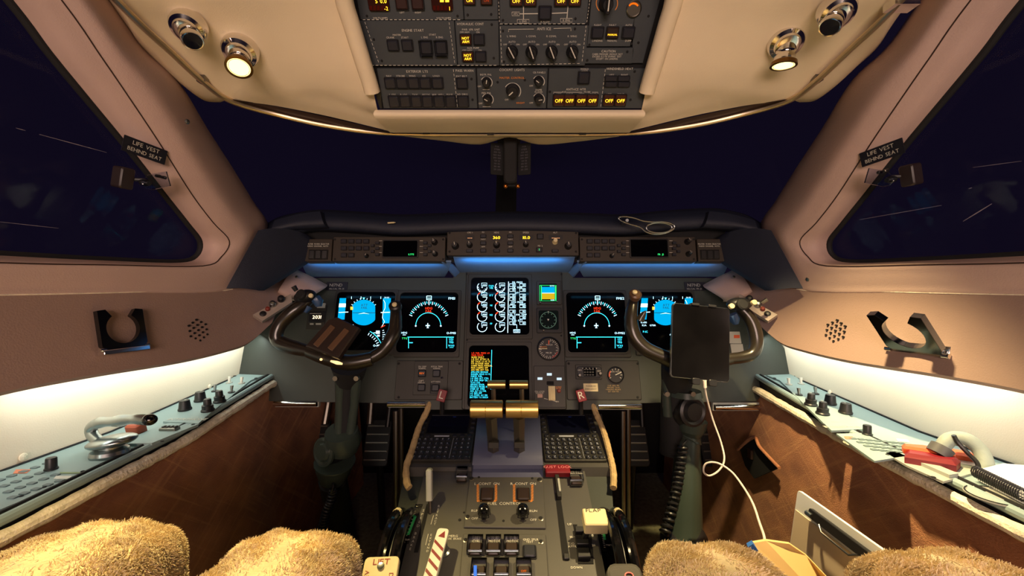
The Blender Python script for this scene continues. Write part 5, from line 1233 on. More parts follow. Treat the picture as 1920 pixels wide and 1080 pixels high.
b.rrect(0, 0, .013, .026, 0, L_, .004, .003); b.build('paddle', M_grey, p.root)
b = MB(); b.ball(t0 + Vector((-.002, -.012, -.006)), .0052, 8); b.build('thumb_button', M_gloss, p.root); p.done()
# striped emergency handle
p = dunit('striped_handle', 'white and red striped emergency park brake handle beside the speed brake slot', 'handle', 822, 1040)
p.txt('EMERG', 848, 1005, 4.2, .0014); p.txt('PARK BRAKE', 850, 1010, 3.6, .0014, wide=.8)
X, Y = p.uv(832, 1036); b = MB(); b.M = Matrix.Translation((X, Y, 0)); b.lathe([(.012, 0), (.012, .004), (.008, .006), (.008, .02)], 20); b.build('pivot', M_satin, p.root)
ends = (loc_a, loc_b) = (p.root.matrix_world.inverted() @ at(832, 990, .80), p.root.matrix_world.inverted() @ at(800, 1100, .70)); d_ = loc_b - loc_a
b = MB(); yv = -d_.normalized(); zv = Vector((0, 0.0, 1)); zv = (zv - yv * zv.dot(yv)).normalized(); xv = yv.cross(zv); M = Matrix((xv, yv, zv)).transposed().to_4x4(); M.translation = loc_a + d_ * .5; b.M = M
b.rrect(0, 0, .022, d_.length, -.008, 0, .006, .001); g = b.build('grip', M_white, p.root)
s_ = MB(); s_.M = M; LL = d_.length
s_.add([(-.006, LL / 2 - .018, .0006), (.007, LL / 2 - .02, .0006), (.004, LL / 2 - .006, .0006)], [(0, 1, 2)])
for i in range(5): y0 = LL / 2 - .03 - i * .018; s_.add([(-.010, y0, .0006), (-.010, y0 + .006, .0006), (.010, y0 - .010, .0006), (.010, y0 - .016, .0006)], [(0, 3, 2, 1)])
s_.build('stripes', M_red, g, smooth=0); p.done()
# gust lock
p = dunit('gust_lock', 'red bar lettered GUST LOCK with a long dark slider slot', 'lever', 1045, 920)
p.poly([(1041, 925), (1050, 925), (1068, 1050), (1055, 1050)], 0, .0012, M_hole, 'slot')
b = MB(); cx, cy, w, h = p.rect(1022, 881, 1068, 897); b.rrect(cx, cy, w, h, .004, .018, .003, .002); g = b.build('red_bar', M_red, p.root); x_, y_ = p.uv(1045, 886, .019); tt = MB(); tt.text('GUST LOCK', cx, cy + .003, .007, .0184, wide=1.1); tt.build('lettering', mat('pink_print', (230, 130, 130), .5), g, smooth=0)
cx, cy, w, h = p.rect(1042, 893, 1050, 938); MB().rrect(cx, cy, w, h, 0, .012, .002, .001).build('slider', M_bez, p.root); cx, cy, w, h = p.rect(1046, 906, 1050, 930); MB().rrect(cx, cy, w, h, .012, .015, .001, .0005).build('slider_plate', M_grey, p.root)
cx, cy, w, h = p.rect(1057, 1041, 1067, 1051); MB().rrect(cx, cy, w, h, 0, .006, .001, .001).build('stop_block', M_black, p.root); p.done()
p = dunit('ground_service_button', 'single guarded blue-black button right of the red gust lock bar', 'button', 1080, 899); guarded(p, 1080, 899, 19, 15); p.txt('GND', 1077, 881, 3.6, .0014); p.txt('SERVICE', 1080, 886.5, 3.4, .0014); p.done()
# flap lever
p = dunit('flap_lever', 'ivory block flap lever lettered FLAP over its dark notched gate', 'lever', 1100, 1000)
p.poly([(1074, 984), (1082, 984), (1082, 988), (1108, 992), (1113, 1058), (1084, 1058), (1077, 995)], 0, .0012, M_hole, 'gate')
for i in range(5): cx, cy, w, h = p.rect(1078 + i * 1.2, 994 + i * 12, 1100 + i * 1.6, 1004 + i * 12); MB().rrect(cx, cy, w, h, .001, .006 if i % 2 else .012, .001, .001).build('gate_notch', M_black, p.root)
for t_, x, y in (('UP', 1068, 983), ('10', 1071, 1007), ('T/O', 1071, 1019.5), ('APPR', 1073, 1024.5), ('DOWN', 1081, 1064), ('0', 1111, 1004), ('20', 1113, 1022)): p.txt(t_, x, y, 4.2, .0014)
H = p.root.matrix_world.inverted(); c3 = H @ at(1116, 972, .80)
M = Matrix.Translation(c3); b = MB(); b.M = M; b.rrect(0, 0, .044, .036, -.018, .006, .003, .002); g = b.build('handle', M_ivory, p.root); tt = MB(); tt.M = M; tt.text('FLAP', -.002, .012, .0075, .0066, wide=1.2); tt.build('lettering', M_printd, g, smooth=0)
b = MB(); b.tube([c3 + Vector((-.008, 0, -.015)), H @ PE.hit(1094, 1012)], .006, 8); b.build('stem', M_black, p.root); p.done()
# round knob behind
# trim wheels either side of the deck
def trim(side, label):
    s = -1 if side == 'L' else 1
    C0 = at(742 if s < 0 else 1172, 1100, .80); R = .125
    if s < 0: C0 = Vector((PE.hit(790, 950).x - .022, .80, E - .56))
    else: C0 = Vector((PE.hit(1108, 950).x + .03, .80, E - .56))
    t = thing('trim_wheel_assembly', label, 'wheel', C0, 'trim wheels')
    for dx, nm in ((-.012 * s, 'inner_rim'), (.012 * s, 'outer_rim')):
        b = MB(); b.tube([(dx, R * cos(a), R * sin(a)) for a in [i * 2 * PI / 48 for i in range(48)]], .0085, 10, closed=True); b.build(nm, M_gloss, t)
    b = MB(); b.lathe([(R * .93, -.006), (R * .93, .006)], 36, ((0, 0, 0), (1, 0, 0))); b.build('disc', M_black, t)
    for a in (1.25, 2.6): b = MB(); b.tube([(.012 * s, R * cos(x), R * sin(x)) for x in (a, a + .05, a + .1)], .009, 10); b.build('index_mark', M_ivory, t)
    b = MB(); b.tube([(0, 0, 0), (-s * .05, 0, 0)], .012, 12); b.build('axle', M_steel, t)
trim('L', 'glossy black pitch trim wheel on the pilot side of the pedestal'); trim('R', 'glossy black pitch trim wheel on the co-pilot side of the pedestal')
# trim scale
for x0, lab, s in ((781, 'pilot', -1), (1130, 'co-pilot', 1)):
    p = dunit('trim_scale', 'slim black trim scale with green band on the %s edge of the deck' % lab, 'scale', x0, 990, 'trim scales')
    dx = -.185 * s * s
    f = (lambda y: x0 - (y - 960) * .36) if s < 0 else (lambda y: x0 + (y - 990) * .2)
    y0, y1 = (945, 1020) if s < 0 else (985, 1030)
    p.poly([(f(y0) - 7, y0), (f(y0) + 7, y0), (f(y1) + 7, y1), (f(y1) - 8, y1)], -.004, .0, M_gloss, 'plate')
    a_, z_ = (966, 1003) if s < 0 else (994, 1012)
    p.fill([(f(z_) - 3, z_), (f(z_) + 2, z_), (f(a_) + 3, a_), (f(a_) - 2, a_)], .0006, M_green, 'green_band')
    for i in range(12): y = y0 + 4 + (y1 - y0 - 8) * i / 11; p.line([(f(y) - 5, y), (f(y) - 1.5, y + .5)], .8, .0008)
    p.txt('TRIM', f(y1) + 3, y1 - 8, 3, .0008); p.done()
# lift release plate at the pilot seat corner
P0 = at(714, 1062, .62)
t = thing('release_plate', 'beige release plate lettered LIFT with a steel screw beside the pilot seat', 'plate', P0)
M = Matrix.Rotation(math.radians(38), 4, 'X') @ Matrix.Rotation(math.radians(2), 4, 'Z'); b = MB(); b.M = M; b.rrect(0, -.012, .050, .050, -.01, 0, .006, .001); b.build('plate', M_ivory, t)
q = MB(); q.M = M; q.text('LIFT', 0, .006, .0075, .0006, wide=1.3); q.text('DISC', .017, -.018, .006, .0006, rot=-PI / 2); q.text('ELEV', -.018, -.014, .006, .0006, rot=PI / 2); q.build('lettering', M_printr, t, smooth=0, kind='stuff')
b = MB(); b.M = M; b.lathe([(.0055, 0), (.005, .002), (.003, .0025)], 16); b.M = M @ Matrix.Translation((0, -.008, 0)); b.build('screw', M_satin, t)
b = MB(); b.M = Matrix.Identity(4); b.tube([(0, .0, -.012), (0, 0.005, -P0.z + .0)], .012, 10); b.build('post', M_black, t)
# dark rounded cap at the co-pilot seat corner
P0 = at(1172, 1074, .62); t = thing('seat_latch', 'dark rounded latch box with a pale emblem beside the co-pilot seat', 'latch', P0)
M = Matrix.Rotation(math.radians(40), 4, 'X'); b = MB(); b.M = M; b.rrect(0, -.01, .05, .045, -.02, 0, .012, .003); b.build('cover', M_ped, t)
q = MB(); q.M = M; q.tube([(.005 + .006 * cos(a), -.004 + .004 * sin(a), .0012) for a in [i * PI / 6 for i in range(12)]], .001, 6, closed=True); q.build('emblem', mat('pink_print', (230, 130, 130), .5), t)
b = MB(); b.tube([(0, 0, -.02), (0, .005, -P0.z)], .012, 10); b.build('post', M_black, t)

# ================================================================= control yokes and columns
def yoke(label, C0, bars, tops, hub, extra):
    t = thing('control_yoke', label, 'yoke', C0, 'control yokes')
    for nm, pts, rr, m in bars:
        sp = smooth_path([at(*p) - C0 for p in pts], 40); n_ = len(rr) - 1
        rs = [rr[int(i / 39 * n_)] + (rr[min(n_, int(i / 39 * n_) + 1)] - rr[int(i / 39 * n_)]) * ((i / 39 * n_) % 1) for i in range(40)]
        b = MB(); b.tube(sp, rs, 14); b.build(nm, m, t)
    return t
# pilot yoke, rolled a little
C0 = at(655, 690, 1.0)
yk = yoke('pilot control yoke with ram-horn grips and a brown chart clip', C0,
    [('grip', [(580, 561, 1.02), (566, 572, 1.01), (545, 588, 1.0), (526, 608, .995), (518, 628, .99), (524, 641, .99), (545, 650, .985), (585, 660, .98)], [.013, .016, .015, .015, .0165, .016, .013], M_yoke),
     ('grip', [(742, 578, 1.02), (742, 600, 1.01), (740, 620, 1.0), (730, 642, .99), (715, 660, .985), (695, 672, .98)], [.012, .0145, .0165, .015, .014], M_yoke),
     ('cross_bar', [(578, 659, .98), (615, 672, .975), (655, 680, .97), (698, 673, .975)], [.014, .017, .018, .016], M_yoke)], None, None, None)
def lump(t, pts, m, nm, C0, n=10):
    b = MB()
    for (px, py, d, r, sc) in pts: b.ball(at(px, py, d) - C0, r, n, sc)
    return b.build(nm, m, t)
# thumb heads
for (px, py, d) in ((572, 556, 1.01),):
    b = MB(); b.M = Matrix.Translation(at(px, py, d) - C0) @ Matrix.Rotation(math.radians(-14), 4, 'Y'); b.ball((0, 0, 0), .026, 12, (1.0, .8, .62)); hd = b.build('thumb_head', M_black, yk)
    b = MB(); b.lathe([(.012, 0), (.012, .006), (.009, .009)], 18, (at(566, 553, .992) - C0, (-.2, -1, .35))); b.build('trim_hat', M_matte, hd)
    b = MB(); b.lathe([(.0052, 0), (.0052, .005), (.004, .006)], 14, (at(584, 555, .992) - C0, (0, -1, .3))); b.build('button', M_ivory, hd)
    b = MB(); b.lathe([(.005, 0), (.006, .012)], 12, (at(556, 545, 1.0) - C0, (-.4, -.3, .8))); b.build('switch', M_black, hd)
b = MB(); b.tube([at(591, 560, 1.02) - C0, at(597, 566, 1.02) - C0, at(598, 575, 1.02) - C0], [.012, .012, .007], 10); b.build('trigger', mat('blue_grey_plastic', (46, 74, 112), .35), yk)
b = MB(); b.tube([at(578, 575, 1.015) - C0, at(572, 586, 1.01) - C0], [.011, .004], 10); b.build('trigger', mat('blue_grey_plastic', (46, 74, 112), .35), yk)
b = MB(); b.lathe([(.013, -.004), (.0145, 0), (.0145, .010), (.011, .013)], 18, (at(742, 577, 1.0) - C0, (0, -.75, .65))); b.build('thumb_head', M_black, yk)
b = MB(); b.lathe([(.0055, 0), (.0055, .004), (.004, .005)], 14, (at(740, 572, .985) - C0, (0, -.75, .65))); b.build('button', M_ivory, yk)
# chart clip pad
M = Matrix.Translation(at(627, 632, .955) - C0) @ Matrix.Rotation(math.radians(62), 4, 'X') @ Matrix.Rotation(math.radians(-14), 4, 'Z')
b = MB(); b.M = M @ Matrix.Identity(4); b.prism([(-.052, -.036), (.030, -.044), (.046, .034), (-.014, .046), (-.03, .036)], -.012, .004, .003); pdx = b.build('chart_clip', mat('clip_dark_brown', (38, 25, 18), .45, noise=.1, nscale=20), yk)
for x in (-.020, .014):
    b = MB(); b.M = M @ Matrix.Translation((x, -.004, 0)) @ Matrix.Rotation(math.radians(-18), 4, 'Z'); b.rrect(0, 0, .014, .056, .004, .007, .002, .001); b.build('clip_plate', mat('clip_tan', (92, 66, 46), .4), pdx)
b = MB(); b.tube([at(620, 677, .955) - C0, at(632, 680, .955) - C0, at(643, 682, .955) - C0], [.002, .0042, .003], 10); b.ball(at(602, 674, .955) - C0, .003, 6); b.build('bar_glints', glow('glint_glow', (255, 210, 140), 1.6), yk)  # two small glints on the cross bar, built as glowing shapes
# column
b = MB(); b.tube([at(655, 684, 1.02) - C0, at(655, 700, 1.03) - C0, at(652, 716, 1.04) - C0], [.042, .036, .03], 20); b.build('hub', M_matte, yk)
for dx in (-14, 16):
    b = MB(); b.tube([at(652 + dx, 705, 1.02) - C0, at(650 + dx * .9, 760, 1.03) - C0, at(646 + dx * .7, 812, 1.03) - C0], [.012, .010, .011], 14); b.build('column_tube', M_col, yk)
    b = MB(); b.lathe([(.006, 0), (.006, .012)], 8, (at(650 + dx * 1.3, 708, 1.0) - C0, (0, -1, 0))); b.build('bolt', M_steel, yk)
b = MB(); b.tube([at(652, 700, 1.045) - C0, at(650, 760, 1.05) - C0, at(648, 820, 1.05) - C0], [.03, .026, .028], 16); b.build('column', M_matte, yk)
b = MB(); b.M = Matrix.Identity(4); b.tube([at(640, 808, 1.03) - C0, at(643, 822, 1.04) - C0, at(640, 838, 1.05) - C0], [.038, .044, .04], 20); b.build('pivot_housing', M_col, yk)
b = MB(); b.ball(at(626, 840, 1.05) - C0, .036, 14); b.build('pivot_ball', M_black, yk)
b = MB(); b.lathe([(.034, 0), (.034, .006), (.028, .009), (.022, .006), (.018, .012)], 26, (at(609, 847, 1.02) - C0, (-.45, -.85, .1))); b.build('pivot_cap', M_col, yk)
b = MB(); b.tube([at(628, 864, 1.05) - C0, at(626, 880, 1.06) - C0, at(624, 898, 1.07) - C0], [.046, .042, .032], 18); b.build('boot', M_col, yk)
b = MB(); b.tube([at(628, 864, 1.045) - C0, at(628, 866, 1.046) - C0], .048, 20); b.build('boot_rim', M_col, yk)
b = MB(); b.tube([at(624, 898, 1.07) - C0, at(640, 980, 1.25) - C0, Vector((at(650, 1000, 1.3).x, 1.3, 0.0)) - C0], [.034, .036, .04], 14); b.build('lower_column', M_matte, yk)
def coil(pts, turns, r, w, C0):
    sp = smooth_path([at(*p) - C0 for p in pts], turns * 10 + 1); out = []
    for i, p in enumerate(sp):
        a = 2 * PI * i / 10; q = sp[min(i + 1, len(sp) - 1)] - sp[max(i - 1, 0)]; q.normalize()
        x = q.cross(Vector((0, 1, 0))).normalized(); y = q.cross(x); out.append(p + x * (r * cos(a)) + y * (r * sin(a)))
    b = MB(); b.tube(out, w, 6); return b
coil([(625, 918, 1.03), (620, 940, 1.03), (612, 960, 1.03), (604, 992, 1.04)], 15, .0085, .003, C0).build('coiled_cord', M_black, yk, 'coiled black cord')
b = MB(); b.tube(smooth_path([at(624, 902, 1.03) - C0, at(625, 912, 1.02) - C0, at(620, 925, 1.02) - C0], 12), .003, 6); b.build('cord_lead', M_black, yk)

# co-pilot yoke
C0 = at(1280, 700, 1.0)
yk2 = yoke('co-pilot control yoke with gold-lit ram-horn grips behind the tablet', C0,
    [('grip', [(1188, 563, 1.01), (1184, 585, 1.0), (1184, 610, .995), (1192, 635, .99), (1212, 655, .985), (1245, 670, .98)], [.011, .0145, .0165, .017, .017, .017], M_yoke),
     ('grip', [(1386, 576, 1.0), (1402, 592, .995), (1413, 612, .99), (1418, 640, .985), (1412, 662, .98), (1392, 670, .98), (1365, 673, .98)], [.012, .0145, .015, .015, .014, .013, .013], M_yoke),
     ('cross_bar', [(1240, 668, .98), (1280, 684, .98), (1320, 684, .98), (1370, 673, .98)], [.017, .018, .017, .013], M_yoke)], None, None, None)
b = MB(); b.tube([at(1200, 600, .99) - C0, at(1207, 588, .985) - C0, at(1211, 583, .98) - C0], [.010, .006, .0015], 10); b.build('finger_hook', M_yoke, yk2)
b = MB(); b.lathe([(.013, -.004), (.0145, 0), (.0145, .010), (.011, .013)], 18, (at(1190, 556, 1.0) - C0, (0, -.75, .65))); b.build('thumb_head', mat('head_brown', (92, 66, 44), .4), yk2)
b = MB(); b.lathe([(.0055, 0), (.0055, .004), (.004, .005)], 14, (at(1190, 549, .985) - C0, (0, -.75, .65))); b.build('button', M_ivory, yk2)
b = MB(); b.M = Matrix.Translation(at(1386, 570, .99) - C0); b.ball((0, 0, 0), .026, 12, (1.1, .8, .58)); hd = b.build('thumb_head', M_black, yk2)
b = MB(); b.lathe([(.013, 0), (.013, .006), (.010, .009)], 18, (at(1390, 572, .972) - C0, (.1, -1, .35))); b.build('trim_hat', M_matte, hd)
for px, py in ((1370, 575), (1412, 568)): b = MB(); b.lathe([(.0062, 0), (.0062, .007), (.005, .008)], 14, (at(px, py, .975) - C0, (0, -1, .3))); b.build('button', M_ivory, hd)
b = MB(); b.lathe([(.004, 0), (.005, .014)], 10, (at(1428, 568, .985) - C0, (.6, -.3, .5))); b.build('switch', M_steel, hd)
b = MB(); b.tube([at(1372, 590, 1.0) - C0, at(1378, 600, 1.0) - C0, at(1380, 608, 1.0) - C0], [.012, .012, .006], 10); b.build('trigger', mat('blue_grey_plastic', (46, 74, 112), .35), yk2)
b = MB(); b.tube([at(1275, 690, 1.02) - C0, at(1270, 705, 1.03) - C0, at(1268, 725, 1.04) - C0], [.044, .038, .034], 20); b.build('hub', M_matte, yk2)
b = MB(); b.tube([at(1268, 700, 1.05) - C0, at(1262, 780, 1.06) - C0, at(1262, 850, 1.06) - C0], [.034, .03, .032], 16); b.build('column', M_matte, yk2)
for dx in (-18, 12): b = MB(); b.tube([at(1268 + dx, 712, 1.03) - C0, at(1268 + dx, 745, 1.03) - C0, at(1270 + dx, 780, 1.03) - C0], [.011, .010, .011], 14); b.build('column_tube', M_col, yk2)
for dx in (-22, 26): b = MB(); b.lathe([(.006, 0), (.006, .012)], 8, (at(1270 + dx, 737, 1.0) - C0, (0, -1, 0))); b.build('bolt', M_steel, yk2)
b = MB(); b.tube([at(1285, 732, 1.03) - C0, at(1285, 742, 1.03) - C0], [.036, .04], 18); b.build('pivot_housing', M_col, yk2)
b = MB(); b.ball(at(1284, 770, 1.05) - C0, .042, 14); b.build('pivot_ball', M_black, yk2)
b = MB(); b.lathe([(.036, 0), (.036, .006), (.03, .009), (.024, .006), (.02, .012)], 26, (at(1297, 771, 1.01) - C0, (.25, -.95, .1))); b.build('pivot_cap', M_black, yk2)
b = MB(); b.tube([at(1297, 787, 1.04) - C0, at(1296, 800, 1.04) - C0, at(1294, 812, 1.05) - C0, at(1290, 820, 1.05) - C0], [.036, .034, .026, .034], 18); b.build('boot', M_col, yk2)
b = MB(); b.tube([at(1290, 820, 1.05) - C0, at(1288, 880, 1.02) - C0, at(1284, 980, .98) - C0, at(1282, 1020, .96) - C0], [.028, .032, .038, .042], 18); b.build('lower_column', M_col, yk2)
b = MB(); b.tube([at(1282, 1012, .97) - C0, at(1282, 1024, .95) - C0, Vector((at(1282, 1024, .95).x, .97, 0)) - C0], [.052, .05, .05], 20); b.build('column_socket', M_black, yk2)
coil([(1280, 838, 1.0), (1276, 870, .99), (1270, 910, .97), (1258, 960, .94), (1246, 1000, .92)], 17, .0095, .0034, C0).build('coiled_cord', M_black, yk2, 'coiled black cord')
b = MB(); b.tube(smooth_path([at(1288, 826, 1.0) - C0, at(1280, 834, .99) - C0, at(1280, 842, 1.0) - C0], 10), .003, 6); b.build('cord_lead', M_black, yk2)

# ================================================================= tablet and its cable
cA, cB, cC, cD = at(1254, 567, .955), at(1357, 578, .955), at(1380, 718, .925), at(1265, 707, .925)
ct = (cA + cB + cC + cD) / 4; U = ((cB - cA) + (cC - cD)).normalized(); V = ((cA - cD) + (cB - cC)); V = (V - U * V.dot(U)).normalized(); N = U.cross(V)
TM = Matrix((U, V, N)).transposed().to_4x4(); TM.translation = ct
w = ((cB - cA).length + (cC - cD).length) / 2; h = ((cA - cD).length + (cB - cC).length) / 2
t = thing('tablet', 'black tablet with silver edge clamped to the co-pilot yoke', 'tablet', TM)
MB().rrect(0, 0, w, h, -.008, 0, .008, .0008, 5).build('case', M_satin, t)
MB().rrect(0, 0, w * .985, h * .985, 0, .0008, .0075, 0, 5).build('screen', mat('smudged_glass', (10, 9, 10), .16, noise=.5, nscale=9, spec=.5), t)
for x in (-.010, .026): b = MB(); b.rrect(x, -h / 2 - .004, .018, .014, -.014, .006, .004, .001); b.build('clamp_foot', M_black, t)
for x in (-.014, .024): b = MB(); b.rrect(x, h / 2 + .001, .018, .006, -.014, .004, .002, .001); b.build('clamp_foot', M_black, t)
b = MB(); b.tube([(0, 0, -.012), (0, -.01, -.04), (-.01, -.03, -.065)], .012, 12); b.rrect(0, 0, .06, .06, -.016, -.008, .006, .002); b.build('mount', M_black, t)
P0 = at(1321, 712, .925)
t = thing('charging_cable', 'white charging cable looping from the tablet down to the folder', 'cable', P0)
pts = [(1322, 726, .925), (1325, 745, .93), (1336, 785, .94), (1352, 830, .93), (1358, 862, .91), (1348, 882, .90), (1330, 892, .89), (1319, 884, .885), (1324, 869, .88), (1345, 868, .87), (1372, 885, .85), (1395, 915, .80), (1412, 945, .74), (1424, 980, .68), (1432, 1003, .63), (1434, 1016, .60)]
b = MB(); b.tube(smooth_path([at(*p) - P0 for p in pts], 140), .0019, 8); b.build('cord', M_cable, t)
b = MB(); b.tube([at(1321, 713, .925) - P0, at(1322, 727, .925) - P0], [.0042, .0036], 10); b.build('plug', M_cable, t)

# ================================================================= rudder pedals in the footwell
def pedal(px, lab, s):
    P0 = at(px, 830, 1.45)
    t = thing('rudder_pedal', 'dark rudder pedal hanging in the %s footwell' % lab, 'pedal', P0, 'rudder pedals')
    b = MB(); b.M = Matrix.Rotation(math.radians(65), 4, 'X'); b.rrect(0, 0, .085, .15, -.006, .006, .01, .002); 
    pl_ = b.build('footplate', M_black, t)
    for i in range(5): q = MB(); q.M = b.M; q.rrect(0, -.055 + i * .027, .075, .006, .006, .010, .001, .001); q.build('tread_rib', M_steel, pl_)
    b = MB(); b.tube([(-.03 * s, .01, .06), (-.035 * s, .06, .2), (-.03 * s, .02, .28)], .011, 10); b.build('hanger', M_steel, t)
    b = MB(); b.tube([(.03 * s, .01, .05), (.035 * s, .05, .18), (.03 * s, .02, .28)], .008, 10); b.build('hanger', M_black, t)
    b = MB(); b.tube([(0, .02, -.06), (0, .06, -P0.z)], .012, 10); b.build('push_rod', M_black, t)
pedal(708, 'pilot outboard-of-pedestal', 1); pedal(590, 'pilot far', -1); pedal(1190, 'co-pilot beside-pedestal', 1); pedal(1335, 'co-pilot far', -1)
for px0, px1, lab in ((742, 752, 'pilot'), (1168, 1178, 'co-pilot')):
    for i, (x, y0, y1, d) in enumerate(((px0, 770, 950, 1.25), (px1, 765, 900, 1.35))):
        P0 = at(x, y1, d); P0.z = 0.0; b = MB(); b.tube([Vector((0, 0, 0)), at(x, y0, d) - P0], .008, 10); b.tube([Vector((0, 0, 0)), Vector((0, 0, .03))], .014, 10)
        o = b.build('linkage_rod', M_steel); o.location = P0; tag(o, '%s upright linkage rod in the dark %s footwell' % ('nearer' if i == 0 else 'farther', lab), 'rod', 'footwell linkage rods')

# ================================================================= side console fittings
def cpanel(pl, name, label, cat, px, py, group=None): return Panel(pl, name, label, cat, px, py, group)
def audio(mir, label):
    q = (lambda x: 1932 - x) if mir else (lambda x: x)
    p = cpanel(CF, 'audio_unit', label, 'control panel', q(400), 750, 'side console audio units')
    dy = 14 if mir else 0
    p.poly([(q(306), 794 + dy), (q(373), 797 + dy), (q(386), 785 + dy), (q(470), 716), (q(495), 706), (q(447), 704)], 0, .004, M_teal, 'face_plate', .0)
    def tg(x, y, m):
        X, Y = p.uv(q(x), y); b = MB(); b.M = Matrix.Translation((X, Y, .004)); b.lathe([(.0075, 0), (.0075, .002), (.005, .003)], 16); r_ = b.build('toggle_base', M_black if m is not M_white else M_grey, p.root)
        b = MB(); b.tube([(X, Y, .006), (X, Y + .003, .02)], [.0025, .004], 10); b.build('toggle_bat', m, r_)
    for x, y in ((430, 721), (453, 722)): tg(x, y + (2 if mir else 0), M_white)
    for x, y in ((403, 737), (434, 739)): tg(x, y + (5 if mir else 0), M_satin)
    def kn(x, y, tall):
        X, Y = p.uv(q(x), y); b = MB(); b.M = Matrix.Translation((X, Y, .004))
        if tall: b.lathe([(.0125, 0), (.0125, .003), (.0105, .005), (.0105, .013), (.0075, .014), (.007, .024), (.006, .026)], 20)
        else: b.lathe([(.0125, 0), (.0125, .003), (.011, .005), (.0095, .019), (.0085, .021)], 20)
        k_ = b.build('knob', M_black, p.root)
        c = MB(); z = .031 if tall else .0255; c.strip([(X, Y + .007), (X, Y)], .0016, z); c.build('pointer', M_print, k_, smooth=0)
    for x, y, ta in ((376, 755, 0), (347, 772, 0), (412, 757, 1), (390, 774, 1)): kn(x, y + (6 if mir else 0), ta)
    for x, y in ((440, 727), (420, 744), (395, 762), (365, 782), (350, 788)): X = q(x); p.line([(X - 7, y + dy * .6), (X + 7, y + dy * .6)], .9, .0045)
    p.txt('INTERPHONE', q(352), 786 + dy, 3.4, .0045, wide=.9)
    for x, y in ((480, 712), (388, 786), (440, 708)): p.screw(q(x), y + (dy if y > 760 else 0), 3, .004)
    p.done()
audio(False, 'audio control unit with knobs and toggles at the front of the pilot console')
audio(True, 'audio control unit with knobs and toggles at the front of the co-pilot console')
# middle plate with connector, pilot side
p = cpanel(CR, 'oxygen_plate', 'flat grey-green cover plate with a small connector on the pilot console', 'plate', 300, 812)
p.poly([(218, 838), (285, 836), (372, 800), (330, 794), (300, 802)], 0, .005, M_teal, 'face_plate')
x, y = p.uv(318, 811); MB().rrect(x, y, .03, .014, .005, .010, .001, .001).build('connector', M_steel, p.root)
for i in range(4): MB().rrect(x - .011 + i * .0072, y + .001, .004, .008, .010, .012, .0005, .0003).build('pin', M_bez, p.root)
p.screw(304, 833, 3, .005); p.screw(362, 801, 3, .005); p.done()
# steering tiller
P0 = Vector(CR.hit(206, 853)); P0.z = E - .27
t = thing('steering_tiller', 'polished steel nose-wheel tiller with hooked handle on the pilot console', 'tiller', P0)
b = MB(); b.lathe([(.025, 0), (.026, .004), (.024, .009), (.015, .012), (.015, .02)], 28); b.build('base', M_satin, t)
b = MB(); b.M = Matrix.Translation((-.002, .006, .020)) @ Matrix.Rotation(math.radians(-8), 4, 'Y'); b.ball((0, 0, 0), .036, 16, (1.0, .8, .27)); b.build('cap', M_satin, t)
pts = [at(186, 829, .70), at(173, 815, .71), at(172, 802, .71), at(186, 793, .70), at(215, 790, .69), at(250, 786, .68), at(280, 787, .675)]
base = P0; tgt = [Vector((p_.x, p_.y, p_.z)) for p_ in pts]
sp = smooth_path([q_ - P0 for q_ in tgt], 40); b = MB(); b.tube(sp, [.0085 + .001 * sin(i * .55) * (1 if 14 < i < 34 else 0) for i in range(40)], 14); b.build('handle', M_satin, t)
b = MB(); b.ball(sp[-1], .0095, 10, (1.2, 1, .95)); b.build('end_knob', M_gloss, t)
# red guarded lever near the tiller
P0 = CR.hit(258, 815)
t = thing('red_guard', 'rust red guarded lever beside the tiller handle', 'lever', P0)
b = MB(); b.M = Matrix.Rotation(.25, 4, 'X'); b.rrect(0, 0, .024, .022, 0, .024, .004, .003); b.build('guard', mat('rust_red', (176, 84, 56), .5), t); b = MB(); b.rrect(.0, 0, .034, .03, 0, .003, .002, .001); b.build('hinge_plate', M_grey, t)
# radio keypad units
def keypad(label, poly, knob, rows, o_, txts, mir):
    p = cpanel(CR, 'selcall_keypad', label, 'keypad', *o_, 'side console keypads')
    p.poly(poly, 0, .003, M_teal, 'face_plate'); first = None
    (x0, y0), (ux, uy), (vx, vy), nu, nv = rows
    for i in range(nu):
        for j in range(nv):
            X, Y = p.uv(x0 + ux * i + vx * j, y0 + uy * i + vy * j)
            if first is None: first = MB().rrect(0, 0, .010, .007, 0, .0016, .001, .0004, 1).build('key', mat('key_grey', (98, 116, 118), .5), p.root); k_ = first
            else: k_ = first.copy(); COL.objects.link(k_); k_.parent = p.root
            k_.location = (X, Y, .003)
    X, Y = p.uv(*knob); b = MB(); b.M = Matrix.Translation((X, Y, .003)); b.lathe([(.008, 0), (.008, .002), (.0068, .003), (.0065, .016), (.0058, .0175)], 20); b.build('knob', M_black, p.root)
    for (pts, m, nm) in txts: p.fill(pts, .0036, m, nm)
    return p
p = keypad('keypad unit with square knob on the rear pilot console', [(-40, 900), (60, 872), (160, 868), (200, 868), (60, 935), (-60, 985)], (96, 884), ((0, 905), (22, -8.0), (8, 11), 5, 4), (60, 900),
    [([(30, 880), (58, 880), (50, 887), (24, 888)][::-1], mat('salmon_print', (226, 130, 96), .6), 'colour_patch'), ([(112, 885), (150, 885), (150, 888), (112, 888)][::-1], mat('olive_print', (130, 150, 100), .6), 'colour_patch'), ([(105, 892), (135, 892), (130, 898), (100, 898)][::-1], M_white, 'colour_patch')], False)
p.screw(155, 888, 3.4, .003); p.screw(83, 918, 3.4, .003); p.screw(40, 935, 3.4, .003); p.screw(190, 875, 3.4, .003); p.done()
